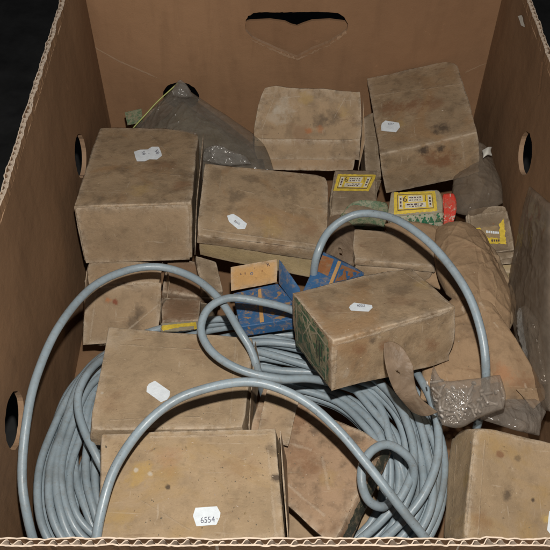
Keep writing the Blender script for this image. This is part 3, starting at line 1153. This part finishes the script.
# N: thin carton behind M
t = box_thing(CA['N'], 'shallow kraft carton with a loose lid, behind the green-ended carton')
carton('tray', subhex(CA['N'], .02, .98, .03, .97, -.4, .6), 'kraft_tan', t, seed=25)
carton('lid', subhex(CA['N'], 0, 1, 0, 1, .5, 1.0), 'kraft_tan', t, seed=26, bulge=.002)

# small printed packets
GP = 'small printed packets'


def packet(C, mat, label, amp=.0013, **kw):
    t = thing('hardware_packet', C, label, 'packet', GP)
    a = carton('wrapper', C, mat, t, r=.002, step=.002, amp=amp, bulge=.003, dent=.003, **kw)
    return t, a, bvh(a)


def quadpt(Q, u, v_):
    (a, b, c, d) = Q
    return ((a[0]*(1-u)+b[0]*u)*(1-v_)+(d[0]*(1-u)+c[0]*u)*v_, (a[1]*(1-u)+b[1]*u)*(1-v_)+(d[1]*(1-u)+c[1]*u)*v_)


def yellow_label(t, tr, Q, full=True):
    q = lambda u, v_: quadpt(Q, u, v_)
    R_ = lambda u0, v0, u1, v1: [q(u0, v0), q(u1, v0), q(u1, v1), q(u0, v1)]
    lb = decal('printed_label', tr, R_(0, 0, 1, 1), 'yellow_print', t, .0004, 1.2, .5)
    if not lb:
        return
    if full:
        decal('border', tr, R_(.08, .12, .92, .86), 'ink_purple', lb, .0006, 1.2)
        decal('border', tr, R_(.095, .155, .905, .825), 'yellow_print', lb, .0008, 1.2)
        for r4 in ((.11, .2, .2, .8), (.8, .2, .89, .8), (.33, .2, .68, .5), (.26, .54, .74, .78)):
            decal('border', tr, R_(*r4), 'label_paper', lb, .001, 1.2, .3)
        dx, dy = Q[1][0]-Q[0][0], Q[1][1]-Q[0][1]
        ang = math.degrees(math.atan2(dy, dx))
        hgt = math.hypot(Q[3][0]-Q[0][0], Q[3][1]-Q[0][1])
        c_ = q(.26, .36)
        letters('lettering', '6', tr, c_[0], c_[1], hgt*.28, ang, 'ink_purple', lb, .0012, 1.2)
        c_ = q(.74, .36)
        letters('lettering', '1', tr, c_[0], c_[1], hgt*.28, ang, 'ink_purple', lb, .0012, 1)
        for (u, v_, w_) in ((.5, .30, .3), (.5, .42, .28), (.5, .62, .4), (.5, .71, .3)):
            for s_ in range(5):
                uu = u-w_/2+w_*s_/5+random.uniform(0, .012)
                hh_ = random.uniform(.016, .034)
                decal('lettering', tr, R_(uu, v_-hh_, uu+w_*random.uniform(.08, .17), v_+hh_), 'ink_purple', lb, .0012, 2, .5, s_)
        for (u, v_) in ((.155, .35), (.155, .5), (.155, .65), (.845, .35), (.845, .5), (.845, .65)):
            decal('lettering', tr, R_(u-.02, v_-.05, u+.02, v_+.05), 'ink_purple', lb, .0012, 2, .2)
    return lb


CW = hexq((335, 170, .095), (376, 171, .095), (379, 212, .100), (328, 214, .100), h=.028)
t, a, tr_ = packet(CW, 'kraft_grey', 'grey-brown packet with a slanted yellow label, left of the other yellow-labelled packet', seed=31)
yellow_label(t, tr_, ((338, 174.5), (376.5, 175), (368.5, 191.5), (333.5, 191)))
CGP = hexq((346, 198, .104), (389, 202, .102), (385, 227, .098), (338, 225, .098), h=.012)
t, a, tr_ = packet(CGP, 'green_pale', 'flat pale green printed packet under the arched cable', seed=32)
CX = hexq((391, 192, .104), (440, 188, .104), (444, 211, .100), (387, 215, .100), ln=(388, 234, .078), rn=(445, 231, .078))
t, a, tr_ = packet(CX, 'pale_print', 'packet with a bright yellow label over green diamonds, below the leaning carton', seed=33)
yellow_label(t, tr_, ((394, 192.5), (435, 191.5), (437.5, 211), (394, 214.5)))
decal('printed_strip', tr_, [(390, 217), (443, 212.5), (444, 226), (391, 230)], 'green_diamonds', t, .0005, 1.5, .6)
for q in range(7):
    x_ = 396+q*7
    y_ = 222-(x_-390)*.075
    decal('printed_diamond', tr_, [(x_-3.4, y_+3.4), (x_, y_-3.6), (x_+3.4, y_+3.2)], 'green_plain', t, .0008, 1.2, .5, q)
CR_ = hexq((443, 193, .098), (455, 191, .098), (454, 226, .088), (444, 228, .088), h=.018)
t, a, tr_ = packet(CR_, 'red_print', 'narrow red and white packet edge beside the yellow and green packet', seed=34)
CY = hexq((467, 209, .094), (508, 203, .096), (515, 250, .082), (471, 256, .080), h=.014)
t = thing('hardware_packet', CY, 'square folded kraft packet with a torn yellow label, near the right wall', 'packet', GP)
a = carton('wrapper', CY, 'kraft_grey', t, r=.002, step=.002, amp=.0016, sink=.0035, sinkedge=.003, dent=.003, seed=35)
tr_ = bvh(a)
lb = decal('printed_label', tr_, [(476, 214), (503, 214), (506, 244), (487, 243), (473, 235)], 'label_worn', t, .0006, 1.2, .8)
for pl in ([(499, 221), (503.5, 219), (506, 244.5), (500, 244.5)], [(473.5, 227), (478, 226), (483, 233), (488, 238), (501, 239.5), (501, 244.5), (487, 243.5), (473.5, 236)]):
    decal('border', tr_, pl, 'yellow_print', lb, .0009, 1.1, 1.3)
for pl in ([(484, 218), (498, 218), (498, 219.5), (484, 219.5)], [(484, 222), (494, 223), (494, 225), (484, 224)]):
    decal('lettering', tr_, pl, 'rust_panel', lb, .0009, 1.1, .8)
for u_ in range(6):
    decal('lettering', tr_, [(486+u_*2.2, 231+u_*.2), (487.6+u_*2.2, 231+u_*.2), (487.6+u_*2.2, 233.5+u_*.2), (486+u_*2.2, 233.2+u_*.2)], 'sticker_paper', lb, .0009, 1.1, .4)
for u_ in range(4):
    decal('lettering', tr_, [(491+u_*2.2, 240), (492.6+u_*2.2, 240), (492.6+u_*2.2, 242.2), (491+u_*2.2, 242)], 'ink_purple', lb, .0012, 1.1, .4)
Q = [Vector(CY[i]) for i in (4, 5, 7, 6)]
for s_ in range(2):
    sh = Vector((0, -.004*(s_+1), -.006-.003*s_))
    slab('folded_edge', [Q[0]+sh, Q[1]+sh+Vector((.001, 0, 0)), Q[2]+sh, Q[3]+sh], .0008, 'kraft_grey', t, seed=50+s_, amp=.0012)
CZ = hexq((496, 240, .070), (517, 240, .07), (515, 274, .068), (493, 268, .068), h=.02)
t = box_thing(CZ, 'small cream carton showing beneath the square kraft packet')
carton('body', CZ, 'cream_board', t, seed=36)

# blue printed boxes
CB = hexq((233, 293, .090), (278, 283, .088), (305, 317, .098), (240, 327, .096), h=.012)
t = box_thing(CB, 'blue and tan printed box opened with its orange inner flap standing up', name='printed_box', cat='printed box')
a = carton('body', CB, 'blue_print', t, seed=40, amp=.0003, bulge=.0003, dent=.0005, r=.0005)
tr_ = bvh(a)
decal('printed_strip', tr_, [(258, 290), (261, 289), (264, 322), (260, 323)], 'orange_board', t, .0004, 1.5)
f = slab('open_flap', [un(230, 267, .109), un(277, 259, .107), un(277.5, 282.5, .0885), un(231, 291.5, .0905)], .0008, 'orange_board', t, seed=41)
tr_ = bvh(f)
for (tx, x, y, h_, m_) in (('c', 240.5, 273.5, 3.2, 'ink_purple'), ('s', 245, 273, 3, 'ink_purple'), ('o', 251.5, 273, 4.4, 'blue_plain'), ('"', 254.5, 269, 2.6, 'ink_purple'), ('R', 268, 264.5, 4, 'ink_purple'), ('e', 262, 270.5, 2.4, 'rust_panel')):
    letters('lettering', tx, tr_, x, y, h_, -12, m_, f, .0005)
slab('side_flap', [un(278.5, 258, .107), un(300, 288, .101), un(303, 314, .097), un(279, 283, .089)], .0008, 'blue_plain', t, seed=42)
CBB = hexq((321, 250, .128), (340, 260, .131), (327, 290, .136), (301, 293, .134), h=.02, rf=(366, 273, .112), rn=(352, 300, .112))
t = box_thing(CBB, 'blue box with rust-coloured panels tucked behind the topmost carton', name='printed_box', cat='printed box')
a = carton('body', CBB, 'blue_plain', t, seed=43, amp=.0004, bulge=.0004, step=.002)
tr_ = bvh(a)
decal('panel_print', tr_, [(322.5, 255.5), (334, 259.5), (328, 276.5), (316, 271)], 'rust_panel', t, .0004, 1.5)
decal('panel_print', tr_, [(338, 261), (341, 262), (332, 284), (328.5, 285)], 'orange_board', t, .0004, 1.5)
p = decal('panel_print', tr_, [(341.5, 265), (360, 272.5), (348, 279), (334.5, 282)], 'rust_panel', t, .0004, 1.5)
for bl in ([(338, 270), (343, 269), (342, 275), (337, 279)], [(345, 271), (348, 272), (347, 276), (350, 277), (346, 280)], [(352, 272), (357, 273), (353, 277)]):
    decal('panel_print', tr_, bl, 'blue_plain', t, .0007, 1.2, .8, 2)

# ------------------------------------------------------------------ kraft bags
Lp = lambda *a_: list(a_)
t = thing('paper_bag', [un(470, 350, .09)], 'kraft paper bag folded to a point, lying right of the topmost carton', 'paper bag')
pb = pillow('body', (
    Lp((436, 318, .105), (452, 300, .115), (474, 292, .122), (489, 300, .12)),
    Lp((489, 300, .12), (508, 330, .115), (528, 362, .11), (547, 395, .10)),
    Lp((420, 400, .10), (460, 410, .10), (505, 412, .095), (547, 395, .10)),
    Lp((436, 318, .105), (428, 340, .10), (422, 370, .10), (420, 400, .10))), .007, 'bag_paper', t, seed=1, wr=.0008, fold=.0018, pwr=.3, fac=.0028, nu=110, nv=110)
stain(pb, [(505, 375, .010, RU, .4), (525, 385, .010, RB, .6), (490, 365, .008, RB, .4), (540, 392, .006, DK, .5), (470, 330, .012, DK, .25), (512, 398, .006, DK, .5)])
crease(pb, [(462, 306, 500, 402, .0014, .5), (480, 302, 528, 392, .0014, .5), (494, 322, 540, 388, .001, .4), (440, 350, 450, 392, .001, .4), (500, 380, 540, 400, .001, .4)])
slab('folded_corner', [un(515, 388, .112), un(544, 387, .108), un(546, 398, .105), un(532, 407, .104)], .0008, 'bag_paper', t, seed=60, amp=.002)
t = thing('paper_bag', [un(470, 260, .09)], 'crumpled kraft paper bag with a bulging end, inside the tall cable arch', 'paper bag')
pillow('body', (
    Lp((436, 232, .108), (448, 226, .115), (462, 226, .118), (476, 230, .115)),
    Lp((476, 230, .115), (486, 250, .118), (490, 272, .12), (484, 298, .12)),
    Lp((446, 294, .115), (458, 302, .12), (472, 302, .122), (484, 298, .12)),
    Lp((436, 232, .108), (434, 255, .11), (437, 275, .112), (446, 294, .115))), .009, 'bag_paper', t, seed=3, wr=.0006, nu=100, nv=100, pwr=.25, fac=.0030)
pillow('tail_fold', (
    Lp((470, 231, .116), (478, 230, .115), (484, 236, .112)),
    Lp((484, 236, .112), (494, 262, .112), (509, 296, .112), (509, 330, .11)),
    Lp((480, 302, .125), (492, 314, .12), (500, 328, .115), (509, 330, .11)),
    Lp((470, 231, .116), (474, 252, .124), (476, 276, .128), (480, 302, .125))), .004, 'bag_paper', t, seed=4, wr=.0006, fold=.0008, nu=60, nv=100, fac=.003)
pillow('tail_fold', (
    Lp((480, 240, .10), (490, 246, .10), (496, 252, .10)),
    Lp((496, 252, .10), (506, 275, .10), (516, 300, .10), (514, 322, .10)),
    Lp((490, 318, .10), (500, 330, .10), (506, 336, .10), (514, 322, .10)),
    Lp((480, 240, .10), (484, 262, .10), (488, 290, .10), (490, 318, .10))), .003, 'kraft_tan', t, seed=5, wr=.0008, nu=50, nv=70, fac=.003)
# kraft sheet draped between the shallow carton and the bag
t = thing('paper_packet', [un(420, 235, .09)], 'smooth kraft packet between the shallow carton and the crumpled paper bag', 'packet')
pillow('body', (
    Lp((384, 224, .104), (405, 222, .108), (425, 224, .11), (446, 228, .108)),
    Lp((446, 228, .108), (452, 248, .105), (448, 268, .10), (440, 290, .09)),
    Lp((400, 275, .09), (415, 280, .09), (430, 286, .09), (440, 290, .09)),
    Lp((384, 224, .104), (390, 240, .10), (395, 258, .095), (400, 275, .09))), .006, 'bag_paper', t, seed=6, wr=.0006, nu=70, nv=70, fac=.002)

# ------------------------------------------------------------------ plastic bags
t = thing('plastic_bag', [un(200, 140, .06)], 'dusty grey zip bag of dark hardware, peaked against the back wall', 'plastic bag')
E1 = (Lp((163, 101, .112), (172, 90, .120), (181, 83, .124), (190, 92, .118)),
      Lp((190, 92, .118), (232, 119, .105), (262, 142, .098), (274, 170, .090)),
      Lp((118, 150, .070), (170, 168, .085), (215, 182, .085), (274, 170, .090)),
      Lp((163, 101, .112), (148, 113, .103), (132, 130, .088), (118, 150, .070)))
pillow('film', E1, .007, 'film_grey', t, seed=7, wr=.0008, fold=.001, nu=130, nv=100, fac=.0035)
pillow('dark_contents', tuple([(x*.84+31, y*.80+35, z-.007) for x, y, z in s] for s in E1), .006, 'dirty_cloth_board', t, seed=8, wr=.0015, nu=40, nv=30)
pillow('crinkled_tip', (Lp((174, 88, .126), (180, 80, .130), (186, 84, .128)), Lp((186, 84, .128), (190, 90, .124), (194, 97, .12)),
    Lp((172, 96, .12), (182, 98, .122), (194, 97, .12)), Lp((174, 88, .126), (172, 92, .123), (172, 96, .12))), .003, 'film_bright', t, seed=70, wr=.001, fac=.003, nu=40, nv=40)
pillow('film_fold', (Lp((205, 148, .105), (218, 145, .108), (232, 152, .104)), Lp((232, 152, .104), (245, 156, .10), (252, 164, .096)),
    Lp((203, 160, .098), (225, 166, .098), (252, 164, .096)), Lp((205, 148, .105), (203, 154, .101), (203, 160, .098))), .004, 'film_bright', t, seed=71, wr=.0012, fac=.004, nu=50, nv=40)
vs, fs = [], []
tube([un(*p) for p in ((178, 83, .128), (168, 92, .122), (157, 102, .116), (147, 113, .109), (135, 126, .1), (126, 137, .093))], .0007, 8, .004, vs, fs)
mk('zip_seal', vs, fs, 'zip_line', t)
tl = thing('leaf_scrap', [un(135, 118, .09)], 'small green patterned paper scrap at the left end of the grey zip bag', 'paper scrap')
slab('body', [un(124, 112, .10), un(142, 108, .103), un(143, 122, .098), un(127, 126, .094)], .0006, 'green_pale', tl, seed=61)
# narrow bag right of the leaning carton
t = thing('plastic_bag', [un(480, 180, .06)], 'knotted dusty plastic bag behind the square kraft packet', 'plastic bag')
pillow('film', (
    Lp((455, 158, .09), (470, 150, .10), (480, 144, .11), (490, 150, .105)),
    Lp((490, 150, .105), (496, 168, .10), (502, 185, .10), (503, 203, .095)),
    Lp((452, 212, .085), (470, 216, .09), (485, 212, .09), (503, 203, .095)),
    Lp((455, 158, .09), (454, 175, .09), (452, 195, .088), (452, 212, .085))), .010, 'film_side', t, seed=9, wr=.0006, nu=80, nv=80, fac=.0028)
pillow('grey_contents', (
    Lp((458, 166, .08), (470, 158, .09), (480, 156, .10), (488, 160, .10)),
    Lp((488, 160, .10), (493, 172, .09), (498, 185, .09), (498, 199, .088)),
    Lp((456, 206, .08), (470, 210, .085), (485, 207, .085), (498, 199, .088)),
    Lp((458, 166, .08), (457, 175, .08), (456, 195, .08), (456, 206, .08))), .008, 'kraft_grey', t, seed=10, wr=.0015, nu=24, nv=24)
pillow('knot', (
    Lp((482, 150, .118), (487, 148, .12), (492, 147, .118)),
    Lp((492, 147, .118), (491, 151, .118), (493, 156, .116)),
    Lp((483, 158, .117), (488, 155, .119), (493, 156, .116)),
    Lp((482, 150, .118), (483, 154, .118), (483, 158, .117))), .002, 'white_scrap', t, seed=11, wr=.0012, nu=14, nv=10)
# packet with a hole under the arch
t = thing('plastic_bag', [un(340, 235, .08)], 'grey plastic packet with a punched hole, beneath the tall cable arch', 'plastic bag')
pillow('film', (
    Lp((327, 200, .088), (338, 214, .094), (348, 222, .096), (356, 226, .094)),
    Lp((356, 226, .094), (357, 238, .096), (358, 250, .096), (366, 262, .094)),
    Lp((324, 258, .09), (338, 264, .095), (352, 266, .095), (366, 262, .094)),
    Lp((327, 200, .088), (325, 220, .088), (324, 240, .09), (324, 258, .09))), .004, 'film_header', t, seed=12, wr=.0012, nu=40, nv=50,
    hole=lambda u, v_: ((u-.46)/.07)**2+((v_-.76)/.055)**2 < 1)
# large clear bag against the right wall
t = thing('plastic_bag', [un(540, 300, .06)], 'large clear creased plastic bag slumped against the right wall', 'plastic bag')
E2 = (Lp((530, 186, .182), (537, 192, .192), (545, 199, .200), (552, 204, .209)),
      Lp((552, 204, .209), (554, 262, .185), (554, 335, .152), (551, 412, .112)),
      Lp((536, 402, .09), (541, 406, .091), (545, 410, .100), (551, 412, .112)),
      Lp((530, 186, .182), (520, 240, .125), (512, 300, .10), (536, 402, .09)))
pillow('film', E2, .007, 'film_side', t, seed=13, wr=.0006, fold=.0009, nu=80, nv=150, fac=.0010)
pillow('brown_contents', (
    Lp((535, 215, .150), (543, 222, .158), (551, 228, .166)), Lp((551, 228, .166), (552, 280, .145), (551, 330, .120)),
    Lp((526, 300, .100), (538, 320, .105), (551, 330, .120)), Lp((535, 215, .150), (528, 255, .115), (526, 300, .095))), .004, 'kraft_brown', t, seed=14, wr=.0015, nu=24, nv=30)
pillow('film_fold', (
    Lp((520, 308, .118), (527, 306, .125), (536, 318, .13)), Lp((536, 318, .13), (545, 350, .12), (549, 385, .11)),
    Lp((532, 376, .105), (540, 384, .105), (549, 385, .11)), Lp((520, 308, .118), (522, 340, .112), (532, 376, .105))), .004, 'film_bright', t, seed=72, wr=.001, fac=.0035, fold=.0012, nu=50, nv=80)
# clear bag under the pointed paper bag
t = thing('plastic_bag', [un(515, 412, .08)], 'flat clear plastic bag under the point of the kraft paper bag', 'plastic bag')
pillow('film', (
    Lp((478, 402, .105), (500, 402, .105), (525, 400, .105), (548, 398, .10)),
    Lp((548, 398, .10), (546, 412, .10), (541, 424, .10), (539, 436, .10)),
    Lp((470, 416, .11), (490, 422, .112), (515, 430, .11), (539, 436, .10)),
    Lp((478, 402, .105), (474, 407, .106), (471, 412, .108), (470, 416, .11))), .004, 'film_clear', t, seed=15, wr=.001, nu=90, nv=50, fac=.003)
# bag of screws with its header
t = thing('plastic_bag', [un(465, 400, .10)], 'clear bag of small screws with a punched header hanging off the topmost carton', 'plastic bag')
ES = (Lp((433, 366, .142), (443, 381, .142), (468, 380, .146), (500, 375, .142)),
      Lp((500, 375, .142), (504, 388, .138), (506, 398, .136), (504, 409, .134)),
      Lp((442, 425, .128), (460, 428, .13), (480, 418, .132), (504, 409, .134)),
      Lp((433, 366, .142), (430, 385, .136), (434, 405, .132), (442, 425, .128)))
pillow('film', ES, .008, 'film_clear', t, seed=16, wr=.0006, nu=110, nv=80, pwr=.35, fac=.0022)
pillow('header', (
    Lp((384, 343, .172), (394, 342, .170), (405, 350, .167), (414, 366, .162)),
    Lp((413, 366, .162), (415, 382, .154), (421, 398, .144), (438, 412, .134)),
    Lp((412, 410, .128), (420, 415, .128), (428, 417, .129), (438, 414, .132)),
    Lp((384, 343, .172), (385, 362, .165), (393, 388, .15), (412, 412, .128))), .0006, 'film_header', t, seed=17, wr=.0007, nu=40, nv=70,
    hole=lambda u, v_: ((u-.40)/.08)**2+((v_-.42)/.028)**2 < 1)
# screws inside, each its own thing
rs = random.Random(5)
vs, fs = [], []
tube([Vector((0, 0, -.0055)), Vector((0, 0, 0)), Vector((0, 0, .0055))], .0010, 7, .002, vs, fs)
tube([Vector((0, 0, .0055)), Vector((0, 0, .0060)), Vector((0, 0, .0068))], .0018, 10, .0003, vs, fs)
me = bpy.data.meshes.new('screw')
me.from_pydata(vs, [], fs)
me.materials.append(MATS['screw_steel'])
me.shade_smooth()
G = coons(*ES, 20, 20)
for i in range(34):
    u, v_ = rs.uniform(.17, .85), rs.uniform(.2, .8)
    p = G[int(v_*20)][int(u*20)]
    o = bpy.data.objects.new('screw', me)
    COL.objects.link(o)
    o.location = p+Vector((0, 0, rs.uniform(.0, .0052)))
    o.rotation_euler = (math.pi/2+rs.uniform(-.2, .2), rs.uniform(-.4, .4), rs.uniform(0, 6.28))
    tag(o, 'small silver screw lying in the clear bag with the header', 'screw', 'screws in the clear bag')

# ------------------------------------------------------------------ the grey cable
CRAD = .0031
outer = [(36, 470, .088), (44, 425, .085), (66, 382, .080), (100, 352, .068), (150, 334, .060), (210, 322, .074), (270, 318, .084), (340, 330, .082), (398, 364, .086), (430, 402, .09), (446, 450, .09), (444, 500, .088), (425, 545, .08), (380, 585, .07), (300, 602, .062), (200, 606, .062), (110, 595, .065), (58, 562, .078), (40, 520, .088)]
inner = [(94, 470, .080), (98, 430, .078), (108, 390, .076), (145, 376, .07), (190, 374, .068), (230, 376, .075), (280, 383, .078), (335, 398, .08), (366, 425, .086), (380, 448, .088), (384, 485, .08), (372, 520, .072), (345, 545, .066), (310, 556, .06), (260, 560, .055), (200, 560, .055), (150, 548, .06), (112, 525, .07), (98, 500, .078)]
outer = outer[15:]+outer[:15]
inner = inner[15:]+inner[:15]
OW = [un(*p) for p in outer]
IW = [un(*p) for p in inner]
nst = len(outer)
NW = 24
rc = random.Random(21)
rank = []
for w_ in range(NW):
    rank.append([(w_ % 7)/6.0+rc.uniform(-.05, .05) for _ in range(nst)])
path = []
for w_ in range(NW):
    layer = w_//7
    for s_ in range(nst):
        f_ = s_/nst
        nn_ = noise.noise(Vector((math.cos(f_*math.tau)*1.3+w_*1.7, math.sin(f_*math.tau)*1.3, w_*.53)))
        r_ = (w_ % 7)/6.0+layer*.07+nn_*.30
        nxt = ((w_+1) % 7)/6.0+((w_+1)//7)*.07
        if f_ > .83:      # drift to the next winding's place at the hidden front
            r_ = r_*(1-(f_-.83)/.17)+nxt*((f_-.83)/.17)
        r_ = min(1.0, max(0, r_))
        p = OW[s_]*(1-r_)+IW[s_]*r_
        dz = -.0062*(3-layer)+.0018*noise.noise(Vector((f_*9, w_*2.2, 3)))+.0028
        path.append(p+Vector((0, 0, dz)))
vs, fs = [], []
tube(path, .0030, 12, .0045, vs, fs)
loops = [
 [(56, 600, .06), (38, 555, .09), (27, 515, .115), (22, 475, .128), (26, 425, .143), (36, 378, .150), (58, 328, .150), (90, 289, .142), (125, 271, .136), (160, 267, .132), (194, 278, .130), (220, 300, .129), (239, 330, .124), (251, 350, .116), (258, 372, .104), (262, 388, .085), (266, 405, .06)],
 [(335, 345, .085), (312, 325, .105), (294, 311, .122), (262, 302, .132), (230, 298, .137), (209, 308, .137), (201, 328, .134), (208, 347, .131), (225, 362, .129), (250, 373, .126), (282, 379, .121), (312, 379, .112), (350, 388, .085), (380, 402, .075)],
 [(88, 600, .12), (94, 555, .143), (101, 512, .155), (115, 468, .162), (142, 428, .164), (174, 401, .170), (208, 388, .171), (243, 382, .169), (272, 386, .166), (306, 402, .161), (338, 430, .154), (370, 468, .144), (400, 507, .133), (430, 545, .115), (455, 585, .085)],
 [(312, 320, .075), (313, 285, .118), (317, 255, .150), (331, 229, .160), (358, 214, .168), (392, 218, .174), (424, 238, .178), (450, 266, .176), (470, 298, .170), (482, 335, .160), (486, 370, .146), (484, 400, .118), (476, 430, .09)],
 [(398, 520, .082), (410, 492, .092), (414, 472, .103), (408, 457, .114), (390, 445, .122), (374, 449, .126), (363, 464, .126), (362, 484, .122), (369, 501, .114), (382, 507, .105), (393, 500, .090), (400, 498, .070), (404, 496, .05)],
 [(150, 350, .065), (118, 352, .082), (94, 366, .100), (80, 388, .106), (78, 408, .106), (84, 430, .104), (95, 453, .10), (108, 478, .09), (124, 505, .065), (128, 560, .05)],
 [(392, 345, .07), (408, 360, .09), (421, 380, .104), (432, 402, .108), (438, 428, .108), (437, 460, .105), (424, 494, .10), (400, 524, .09), (360, 560, .072)],
 [(330, 350, .075), (365, 372, .09), (392, 395, .098), (408, 425, .102), (414, 460, .10), (404, 492, .097), (380, 522, .09), (350, 548, .075)],
]
for L_ in loops:
    tube([un(*p) for p in L_], CRAD, 14, .003, vs, fs)
cb = mk('cable', vs, fs, 'cable')
tag(cb, 'long grey-blue round cable coiled in the box with loose loops over the cartons', 'cable')

# ------------------------------------------------------------------ crumbs of board and dust lying on everything
solid = [o for o in bpy.data.objects if o.type == 'MESH' and o.name in ORG and o.name.split('.')[0] in ('body', 'lid', 'tray', 'top_tray', 'wrapper', 'torn_flap')]
trd = bvh(*solid)
rd = random.Random(99)
for nm, mt, cnt in (('paper_crumbs', 'label_worn', 240), ('dark_grit', 'dirty_cloth_board', 240), ('pale_flakes', 'board_edge', 130)):
    vs, fs = [], []
    for q in range(cnt):
        px, py = rd.uniform(70, 548), rd.uniform(60, 540)
        if rd.random() < .4:
            px, py = 250+rd.gauss(0, 70), 470+rd.gauss(0, 40)
        h_ = hit(trd, px, py, .0002)
        if h_ is None:
            continue
        sz = rd.uniform(.00018, .0005)*(2.0 if rd.random() < .06 else 1)
        ax = Vector((rd.gauss(0, 1), rd.gauss(0, 1), rd.gauss(0, .3))).normalized()
        bx_ = ax.cross(Vector((0, .3, 1))).normalized()
        cz_ = ax.cross(bx_)
        b0 = len(vs)
        el = rd.uniform(1, 2.4)
        vs += [h_+ax*sz*el, h_-ax*sz*el*rd.uniform(.5, 1), h_+bx_*sz, h_-bx_*sz*rd.uniform(.5, 1), h_+cz_*sz*.7, h_-cz_*sz*.7]
        for (a_, b_, c_) in ((0, 2, 4), (2, 1, 4), (1, 3, 4), (3, 0, 4), (2, 0, 5), (1, 2, 5), (3, 1, 5), (0, 3, 5)):
            fs.append((b0+a_, b0+b_, b0+c_))
    o = mk(nm, vs, fs, mt, smooth=False)
    o['kind'] = 'stuff'
    tag(o, {'paper_crumbs': 'tan paper crumbs scattered over the cartons', 'dark_grit': 'dark grit scattered over the cartons', 'pale_flakes': 'pale board flakes scattered over the cartons'}[nm], {'paper_crumbs': 'crumbs', 'dark_grit': 'grit', 'pale_flakes': 'flakes'}[nm])

# ------------------------------------------------------------------ light: one on-camera flash, faint surroundings
w = bpy.data.worlds.new('World')
S.world = w
w.use_nodes = True
w.node_tree.nodes['Background'].inputs[0].default_value = (.75, .85, 1, 1)
w.node_tree.nodes['Background'].inputs[1].default_value = .04
ld = bpy.data.lights.new('flash', 'AREA')
ld.shape = 'DISK'
ld.size = .016
ld.energy = 4.35
ld.color = (1, .96, .90)
lo = bpy.data.objects.new('flash', ld)
COL.objects.link(lo)
lo.location = CAM+UP*.085+RT*.008
tgt = Vector((.02, .42, .08))
lo.rotation_euler = (tgt-lo.location).to_track_quat('-Z', 'Y').to_euler()

S.view_settings.view_transform = 'Standard'
S.view_settings.look = 'None'
S.view_settings.gamma = 1
S.view_settings.exposure = 0
S.render.engine = 'CYCLES'
S.cycles.max_bounces = 8
S.cycles.transparent_max_bounces = 16
